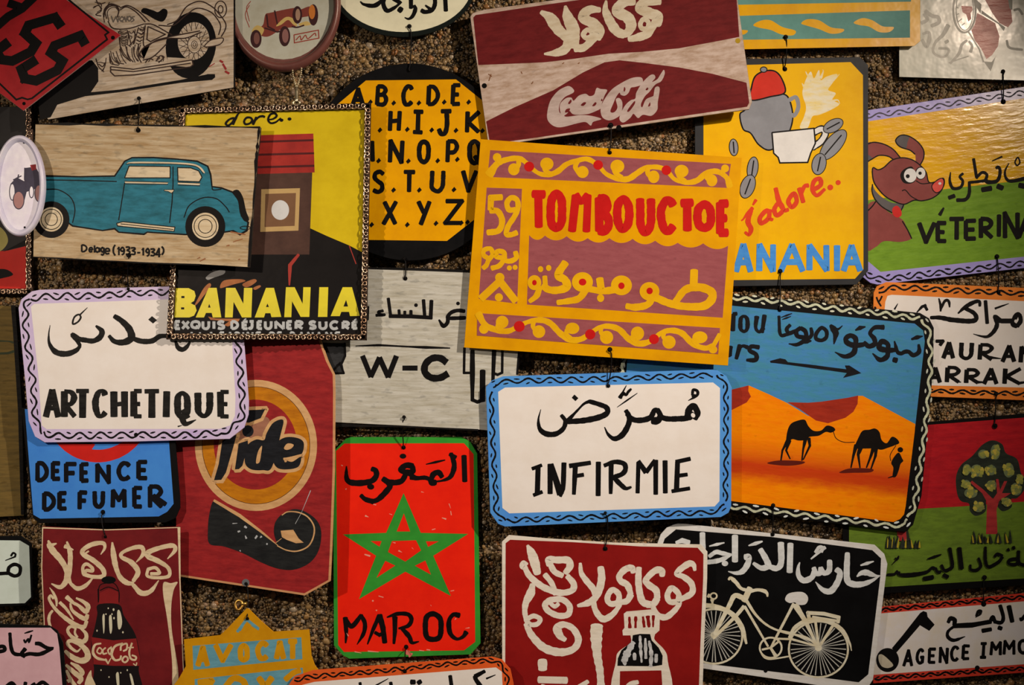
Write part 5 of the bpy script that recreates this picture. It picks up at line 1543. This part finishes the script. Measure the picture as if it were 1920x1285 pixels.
# bicycle sign
WBK = paint((218, 206, 190), 'brush', (204, 190, 170))
BKB = paint((10, 9, 9), 'enamel', (15, 14, 14), .45)
s = sign('metal_sign', 'black metal sign with a white border and a cream bicycle', (1220, 965, 4),
         "52 212 75 150 120 100 205 65 1680 228 1752 296 1776 372 1668 1240 1610 1330 1500 1318 400 1158 50 1120", 30, WBK, roll=-5)
s.pg('black_field', BKB, "92 220 105 182 190 112 900 168 1662 268 1728 330 1722 470 1632 1200 1560 1260 1300 1226 400 1118 80 1085")
CB = paint((220, 204, 170), 'brush', (206, 182, 136))
k = 'bicycle_picture'
SPK = paint((190, 180, 160), 'plain')
for (cx, cy, rx, ry), nm in (((1258, 1012, 222, 210), '/wheel#1'), ((475, 915, 212, 205), '/wheel#2')):
    sp = []
    for i in range(34):
        a = 2 * math.pi * (i + random.uniform(-.2, .2)) / 34
        sp.append('w3-7 %.0f %.0f %.0f %.0f' % (cx + 20 * math.cos(a), cy - 15 + 20 * math.sin(a), cx + .93 * rx * math.cos(a), cy + .93 * ry * math.sin(a)))
    s.st(k + nm, SPK, 5, ';'.join(sp))
    s.elr(k + nm, CB, 15, '%d %d %d %d' % (cx, cy, rx, ry))
    s.el(k + nm, CB, '%d %d 26 24' % (cx, cy - 10))
s.st(k + '/mudguard#1', CB, 24, "~w30-32-30-34-34-14 250 740 340 692 470 688 600 740 680 840 718 970")
s.st(k + '/mudguard#2', CB, 24, "~w20-26-24-26-26-20-6 1040 925 1085 845 1190 790 1310 796 1430 860 1490 960 1506 1022")
k2 = k
s.st(k2, CB, 18, "~w22-16-14-14-14 720 650 790 755 880 835 1000 885 1160 920 1250 985;w18-14 705 690 880 990;w20-14 1072 670 900 1000;w40-26-16 1085 680 1160 800 1248 985;w14 960 870 1050 890 1240 960;w14 940 932 1060 936 1250 990;w18 1235 800 1260 990;w18 1370 830 1262 995")
s.st(k2, CB, 28, "~w34-30-26-22 690 625 630 610 585 690 470 915;w26-20 700 690 640 762 468 930;w40 745 552 700 650")
s.st(k2 + '/handlebar', CB, 24, "~w14-28-24-20-24 584 490 600 476 640 510 680 556 742 572;~w26-20-22-26-10 742 578 800 566 850 574 872 592 876 616")
s.pg(k2 + '/saddle', WBK, "~1008 640 1025 600 1070 584 1135 582 1172 606 1180 640 1160 674 1110 678 1080 660 1040 664")
s.st(k2 + '/rack', CB, 24, "1192 800 1180 738 1300 745 1410 772 1404 812;w18 1214 770 1390 798")
s.elr(k2 + '/crank', CB, 14, "900 1000 82 76").st(k2 + '/crank', CB, 14, "900 1000 836 1014;900 1000 958 955;w16-24 896 996 938 1062")
s.st(k2 + '/crank', CB, 10, "~832 1050 860 1078 910 1085 1040 1064")
s.elr(k2 + '/bell', CB, 12, "472 612 24 22").st(k2 + '/bell', CB, 18, "w28-14-16 462 640 463 682;440 600 430 620")
k = 'arabic_lettering'
GW = paint((216, 208, 196), 'brush', (190, 182, 168))
s.st(k, GW, 36, "~w8-30-40-36-20-6 1546 466 1580 440 1620 436 1650 448 1690 460 1720 460;~w6-30-42-42-40-34 1718 460 1660 496 1590 522 1515 522 1472 480 1475 290;w10-22-8 1574 382 1672 352;~w36-40-40-42-30-6 1392 412 1420 440 1400 510 1350 575 1290 565 1236 506;~w34-38-34-30 1342 345 1338 420 1300 440 1275 400;~w30-34-32-30 1275 400 1270 440 1240 440 1222 400;~w32-36-40-36-26-8 1230 410 1210 470 1150 496 1110 460 1106 400 1118 360;~w22-24-22-20 1236 285 1262 248 1290 250 1280 282;w24-10 1308 246 1202 334;w40 1048 220 1042 432;~w42-42-40-34 976 214 978 360 945 404 892 392;~w34-40-42-34-22 822 262 862 330 880 385 830 402 770 366;w8-26-10 734 234 838 202;~w40-38-40-36-22-6 706 320 734 320 728 370 690 425 640 440 582 428;w40 632 160 632 352;~w24-30-30-12 438 316 490 282 540 292 605 300;~w12-30-32-30 605 302 540 336 480 352 425 358;w8-20-8 440 238 552 212;w36-40 388 140 390 280;w20-34-30 190 212 236 196 290 210")
s.el(k, GW, "557 368 24 20")
s.fr = (1220, 965, 4)
s.hole(915, 150, 15).hole(862, 1172, 15)
s.done()

# estate agency sign
RDB = paint((214, 62, 40), 'enamel', (196, 48, 34))
s = sign('metal_sign', 'long whitish sign with a red wavy border and a black key, reading AGENCE', (0, 0, 1),
         "1637 1140 1920 1113 1990 1107 1990 1256 1920 1262 1637 1282", 18, RDB, roll=4)
s.pg('white_field', paint((224, 208, 196), 'enamel', (220, 198, 166)), "1637 1152 1920 1128 1990 1122 1990 1241 1920 1246 1637 1266")
s.wavy('border_waves', INK, "1640 1146 1750 1135 1920 1120 1990 1114", 2.8, 28, 3, (6, 3))
s.wavy('border_waves', INK, "1640 1273 1750 1265 1920 1254 1990 1249", 2.8, 28, 3, (6, 3))
s.fr = (1560, 1045, 5.333)
k = 'key_picture'
s.pg(k, INK, "598 912 700 790 880 560 912 540 948 552 956 598 1026 676 972 738 880 682 800 775 640 960")
s.el(k, INK, "555 1030 114 120")
s.pg(k, paint((206, 186, 152), 'plain'), "~466 984 500 974 560 1020 612 1082 560 1110 500 1094 470 1044")
s.st('arabic_lettering', INK, 34, "~w30-40-40-36 1160 655 1185 615 1225 628 1222 680;w46-44-40 1215 688 1400 680 1590 645;~w24-26-34-28-6 1222 690 1160 745 1160 800 1220 832 1332 794;~w34-36-34 1580 645 1608 600 1625 640;~w34-34-34-36 1620 645 1690 655 1712 600 1680 482;w42 1768 490 1802 648;w38 1502 738 1592 722;w38 1664 704 1696 716;~w26 1445 590 1460 545 1488 540 1480 570;w18-8 1480 575 1434 602;~w30-34 1990 500 1910 610 1880 625")
s.tx('latin_lettering', INK, 28, "A 722 938 802 1086,G 852 926 908 1058,E 972 920 1030 1054,N 1082 912 1150 1054,C 1194 902 1258 1030,E 1312 888 1370 1016,Î 1488 866 1540 1002,M 1592 856 1684 976,M 1722 842 1820 970", skew=.05)
s.tx('latin_lettering', INK, 30, "O 1872 836 1950 958")
s.hole(1516, 470, 26).hole(1452, 1108, 24)
s.done()

# tall drink sign with a white capped bottle
RDC = paint((142, 24, 20), 'enamel', (124, 18, 16))
CRB = paint((228, 208, 182), 'brush', (214, 192, 162))
s = sign('metal_sign', 'bright red drink sign with a cream edge, cream script and a white capped bottle', (900, 965, 4),
         "164 206 216 155 500 180 1000 212 1660 226 1706 280 1704 480 1680 1000 1668 1360 166 1360", 48, CRB, roll=-2, tz=.0)
s.pg('red_field', RDC, "192 216 226 190 700 208 1200 240 1632 250 1676 300 1674 480 1652 1000 1640 1360 188 1360")
k = 'script_lettering'
s.st(k, CRB, 40, "~w18-56-66-60-46 356 232 386 290 410 360 432 446;~w22-36-36-14 345 408 318 390 326 365 358 372;~w34-40-44-44-44-40-44-36 330 385 370 460 450 530 520 565 610 588 690 570 702 520 655 462;~w36-48-48-46-46-46 640 440 674 390 660 345 580 342 516 340 525 380;~w40-40-36 525 370 560 430 620 460;~w36-36-34 486 450 540 520 566 600;ow40 500 660 540 640 620 640 672 690 660 750 590 760 520 730 488 690;~w28 520 660 560 690 590 670;~w34-60-44-34-34 395 525 380 590 345 660 336 730 350 800;ow32 350 795 400 762 450 785 430 822 380 826")
s.st(k, CRB, 46, "~w36-46-52-56-54-46-46-44-40-60-30 345 820 390 910 480 1000 600 1034 700 1010 738 940 700 860 630 826 580 852 600 910 640 942;w62-60 468 1094 470 1164;w46 440 1240 650 1245;~w40 460 1330 480 1285;~w26-40 810 1252 740 1300")
k = 'arabic_lettering'
s.st(k, CRB, 40, "~w20-32-40-42-44-40 752 366 760 440 800 500 850 560 868 620 830 650;~w44-50-50-44-44-20 905 396 912 480 890 580 850 640 800 668 732 686;~w36-36-42-46-40-32-34 850 640 862 710 900 770 940 784 1000 745 1040 690 1050 660;ow38 955 640 968 590 1000 566 1040 600 1036 655 985 672;~w34-44-44-40-44-44-34 1150 436 1140 402 1090 412 1046 460 1056 500 1105 530 1132 600;~w44-40-34 1132 600 1100 650 1030 660;~w36-44-44-48-44 1192 400 1188 500 1200 600 1225 660 1285 676;~w36-46-42-40-46-46-40 1366 462 1362 420 1310 424 1245 490 1265 528 1320 570 1330 630;~w46-40 1330 630 1300 672 1250 680;~w34-34-42-40-34-32 1290 680 1330 750 1390 772 1450 730 1490 680 1496 640;ow38 1405 610 1425 562 1450 556 1490 600 1480 650 1425 655;~w20-44-42-34-42-40-42-34 1612 420 1600 378 1560 372 1476 440 1530 470 1586 520 1588 590 1500 640")
s.st('drip_shape', CRB, 60, "~w84-76-58-50-48-56 876 835 872 930 880 1060 900 1180 910 1340", jit=.06)
k = 'bottle_picture'
s.pg(k, CRB, "~1010 1360 1020 1100 1040 1030 1130 960 1140 890 1300 890 1310 940 1385 1020 1408 1100 1416 1360;1078 745 1100 728 1290 712 1348 790 1346 870 1306 905 1072 908 1068 870 1084 850")
s.pg(k, INK, "1146 906 1200 896 1276 898 1288 945 1340 1000 1370 1060 1366 1130 1300 1140 1030 1136 1034 1080 1060 1020 1140 950")
s.pg(k, RDC, "1050 1176 1360 1170 1372 1360 1046 1360")
s.st(k, RDC, 20, "w14-26 1120 770 1124 850;w24-16 1168 768 1166 850;w16-24 1222 768 1232 845;w26-18 1258 765 1268 845;w20-10 1300 760 1298 845", jit=.2)
GYW = paint((206, 196, 184), 'brush', (150, 142, 132))
s.st(k, GYW, 22, "~w34-40-50-20 1150 960 1110 1030 1085 1090 1088 1130;~w14-22-20-10 1200 910 1204 1000 1212 1110;~w16-26-24 1268 950 1284 1040 1280 1140;w16-22 1240 930 1244 1080;w20-24 1158 1040 1160 1090;w24-20 1322 1050 1320 1110", jit=.2)
s.st(k, CRB, 30, "~1100 1300 1130 1270 1185 1258")
s.hole(940, 258, 17)
s.done()

# dark painting in a gilt frame and old brown board at the edge
s = sign('framed_poster', 'red and black picture in a thin gilt frame behind the oval plate', (0, 220, 4),
         "-200 -80 250 -80 250 1318 -200 1318", 18, paint((40, 36, 33), 'enamel'), cat='picture', part='picture', thick=.004)
s.pg('red_ground', paint((196, 38, 28), 'enamel'), "-200 1020 60 1000 200 965 200 1290 -200 1290")
s.pg('leaf_shape#1', INK, "~-60 1150 40 1140 98 1180 30 1205 -60 1215")
s.pg('leaf_shape#2', INK, "20 1010 190 920 198 965 100 985")
s.pg('painted_lit_patch', paint((170, 150, 80), 'plain'), "~-40 820 30 850 60 930 10 1000 -60 1000")  # yellowish lit part of the dark picture, its light put into the colour
s.fr = (0, 0, 1)
frame_bar(s, 'gilt_frame', (56, 180), (56, 546), 13, .005)
frame_bar(s, 'gilt_frame', (56, 547), (-60, 547), 11, .005)
s.done()

s = sign('wooden_sign', 'old brown wooden board with faint green lines, cut by the frame edge', (0, 520, 4),
         "-200 200 105 215 120 400 160 1000 178 1790 -200 1810", 18, paint((120, 92, 44), 'wood', (86, 68, 36)), thick=.007, edge=BLACKEDGE)
s.st('edge_line', BLACKEDGE, 26, "98 215 112 400 150 1000 168 1780", jit=.2)
s.st('green_line', paint((58, 62, 40), 'plain'), 14, "-60 478 60 480 100 490;-60 575 60 570 104 556", jit=.3)
s.done()
# ---------------------------------------------------------------- wires that hang one sign from another
build_pebbles()
by = {s.root['label']: s for s in SIGNS}


def pick(t):
    r = [s for l, s in by.items() if t in l]
    assert len(r) == 1, (t, len(r))
    return r[0]


def tube(V, F, pts, r, n=6):
    o = len(V)
    pts = [Vector(p) for p in pts]
    for i, p in enumerate(pts):
        d = (pts[min(i + 1, len(pts) - 1)] - pts[max(i - 1, 0)]).normalized()
        a = d.cross(Vector((.3, 1, .2))).normalized()
        b = d.cross(a)
        for j in range(n):
            an = 2 * math.pi * j / n
            V.append(tuple(p + (a * math.cos(an) + b * math.sin(an)) * r))
    for i in range(len(pts) - 1):
        for j in range(n):
            q = (j + 1) % n
            F.append((o + i * n + j, o + i * n + q, o + (i + 1) * n + q, o + (i + 1) * n + j))
    F.append(tuple(o + j for j in range(n))[::-1])
    F.append(tuple(o + (len(pts) - 1) * n + j for j in range(n)))


def mesh_obj(name, V, F, mat, org, parent=None):
    me = bpy.data.meshes.new(name)
    me.from_pydata([tuple(Vector(v) - org) for v in V], [], F)
    me.materials.append(mat)
    for p in me.polygons:
        p.use_smooth = len(p.vertices) == 4
    me.update()
    o = bpy.data.objects.new(name, me)
    COL.objects.link(o)
    if parent:
        o.parent = parent
    else:
        o.location = org
    return o


def wire(up, low, p0, p1, label, bend=2.0, mat=None, r=.0011):
    """a bent wire: knotted through the hole of the upper sign, down over its edge and into the hole of the lower sign"""
    mat = mat or IRON
    A = up.world(*p0, .0022)
    B = low.world(*p1, .0022)
    Ai, Bi = up.world(*p0, -.0005), low.world(*p1, -.0005)
    mid = (A + B) / 2 + Vector((bend / 1000, -.002, 0))
    c = [tuple(Ai), tuple(A + Vector((.0006, -.001, .0012))), tuple(A + Vector((.0008, -.0012, -.004)))]
    c += [tuple(A * .72 + mid * .28 + Vector((bend / 1500, 0, 0))), tuple(mid), tuple(B * .7 + mid * .3)]
    c += [tuple(B + Vector((-.0008, -.0012, .004))), tuple(B + Vector((.0004, -.001, -.0006))), tuple(Bi)]
    P = [np.array(q) for q in c]
    pts = []
    for i in range(len(P) - 1):
        q0, q1, q2, q3 = P[max(i - 1, 0)], P[i], P[i + 1], P[min(i + 2, len(P) - 1)]
        for j in range(5):
            t = j / 5
            pts.append(.5 * ((2 * q1) + (q2 - q0) * t + (2 * q0 - 5 * q1 + 4 * q2 - q3) * t * t + (3 * q1 - q0 - 3 * q2 + q3) * t ** 3))
    pts.append(P[-1])
    V, F = [], []
    tube(V, F, pts, r)
    # the twisted-back end
    k = [A + Vector((.0016 * math.cos(a), -.0014 - .0003 * a, .0016 * math.sin(a))) for a in np.linspace(0, 6.6, 16)]
    tube(V, F, k, r * .8)
    o = mesh_obj('hanging_wire', V, F, mat, Vector(B))
    o['label'] = label
    o['category'] = 'wire'
    o['group'] = 'wires between the signs'
    return o


round_w = pick('round white metal')
abc = pick('black alphabet')
moto = pick('motorcycle')
car = pick('teal vintage car')
coca = pick('white wave band')
tomb = pick('mauve panels')
tealy = pick('teal bands')
cof = pick('steaming white cup')
silv = pick('shiny silver')
vet = pick('brown dog')
wc = pick('W-C')
nurse = pick('INFIRMIE')
camel = pick('two camels')
rest = pick('restaurant')
maroc = pick('five-pointed star')
bott = pick('white capped bottle')
bike = pick('cream bicycle')
tree = pick('bushy tree')
smoke = pick('no smoking notice')
bott2 = pick('dark bottle')
arch = pick('ARTCHETIQUE')
agency = pick('AGENCE')
orange = pick('orange wavy border')
soap = pick('orange ring')
avo = pick('AVOCAT')

wire(round_w, abc, (767.5, 49), (768, 133), 'black wire from the round white sign down to the alphabet sign', 3)
wire(moto, car, (260.5, 184.5), (259, 244.5), 'dark wire between the motorcycle board and the car board', 1)
wire(coca, tomb, (1145, 235), (1143.5, 286.5), 'dark wire between the maroon board and the yellow and mauve sign', 1)
wire(tealy, cof, (1473, 69), (1471.5, 130), 'dark wire between the teal banded sign and the coffee sign', 2)
wire(silv, vet, (1880.7, 134), (1881, 191), 'dark wire between the silver sign and the dog sign', 0)
wire(abc, wc, (758, 485), (760, 522), 'dark looped wire between the alphabet sign and the W-C board', 2)
wire(tomb, nurse, (1143, 655.5), (1140.5, 724), 'thin bent wire between the yellow and mauve sign and the nurse sign', 4)
wire(cof, camel, (1463, 509), (1462, 581.5), 'pale thin wire between the coffee sign and the camel sign', 0, IRON)
wire(vet, rest, (1869, 481), (1872, 548.5), 'dark wire between the dog sign and the restaurant sign', 1)
wire(wc, maroc, (757.5, 782.5), (756.7, 839.5), 'short dark wire between the W-C board and the star sign', -2)
wire(nurse, bott, (1135, 962), (1135, 1029.5), 'rusty wire between the nurse sign and the white capped bottle sign', 4)
wire(camel, bike, (1449.5, 948), (1448.7, 1002.5), 'thin dark wire between the camel sign and the bicycle sign', 0)
wire(rest, tree, (1867.5, 738.6), (1864.7, 799), 'dark wire between the restaurant sign and the tree sign', 0)
wire(smoke, bott2, (193, 960.5), (197.5, 1007), 'rusty twisted wire between the no smoking sign and the dark bottle sign', -3)
wire(car, arch, (241.5, 479), (240.5, 542), 'dark wire between the car board and the ARTCHETIQUE sign', -1)
wire(tree, agency, (1845, 1082.8), (1844.3, 1133), 'dark wire between the tree sign and the key sign', -1)
wire(maroc, orange, (761.5, 1213.5), (759, 1259.5), 'short wire between the star sign and the orange bordered sign', -1)
wire(soap, avo, (461.2, 1095), (463.7, 1160.5), 'dark wire between the dark red board and the AVOCAT sign', 3)

# bead chain with a swivel clasp on the framed poster
tray = pick('tin tray')
post = pick('gilt frame, tucked')
BRASS = paint((232, 206, 160), 'metal', (196, 164, 112), .28)
root = bpy.data.objects.new('clasp_chain', None)
root.empty_display_size = .02
B = post.world(556, 196, .004)
root.location = B
COL.objects.link(root)
root['label'] = 'small bead chain with a brass clasp from the tin tray to the framed poster'
root['category'] = 'chain'
V, F = [], []
ico = bpy.data.meshes.new('tmp')


def bead(V, F, c, r):
    o = len(V)
    for i in range(5):
        ph = math.pi * i / 4
        for j in range(8):
            th = 2 * math.pi * j / 8
            V.append((c[0] + r * math.sin(ph) * math.cos(th), c[1] + r * math.sin(ph) * math.sin(th), c[2] + r * math.cos(ph)))
    for i in range(4):
        for j in range(8):
            q = (j + 1) % 8
            F.append((o + i * 8 + j, o + i * 8 + q, o + i * 8 + 8 + q, o + i * 8 + 8 + j))


bpy.data.meshes.remove(ico)
C = tray.world(557, 128, .003)
M_ = C * .45 + B * .55 + Vector((0, -.003, 0))
for sx in (-1, 1):
    for i in range(11):
        t = i / 10
        bead(V, F, C * (1 - t) + M_ * t + Vector((sx * .0082 * math.cos(t * math.pi / 2), 0, -.0005)), .0019)
mesh_obj('bead_chain', V, F, BRASS, Vector(B), root)
V, F = [], []
tube(V, F, [M_ + Vector((0, 0, .001)), M_ * .75 + B * .25, M_ * .3 + B * .7, B + Vector((0, 0, .004))], .0034, 8)
tube(V, F, [B + Vector((.006 * math.sin(a), -.001, .003 - .004 * math.cos(a))) for a in np.linspace(-2.4, 2.4, 14)], .0020)
mesh_obj('clasp', V, F, BRASS, Vector(B), root)

# brass screw eye in the wall above the AVOCAT sign
V, F = [], []
E = Vector(((452 - 960) / 1000, -.022, CAM_Z - (1131 - 642.5) / 1000))
tube(V, F, [E + Vector((.0065 * math.cos(a), .002 * math.sin(a), .0085 * math.sin(a))) for a in np.linspace(0, 2 * math.pi, 24)], .0030, 8)
tube(V, F, [E + Vector((.006, 0, 0)), E + Vector((.012, .006, .001)), E + Vector((.017, .024, .001))], .0046, 8)
o = mesh_obj('screw_eye', V, F, paint((200, 150, 70), 'metal', (150, 100, 40), .35), E)
o['label'] = 'brass screw eye in the pebbled wall above the AVOCAT sign'
o['category'] = 'hook'
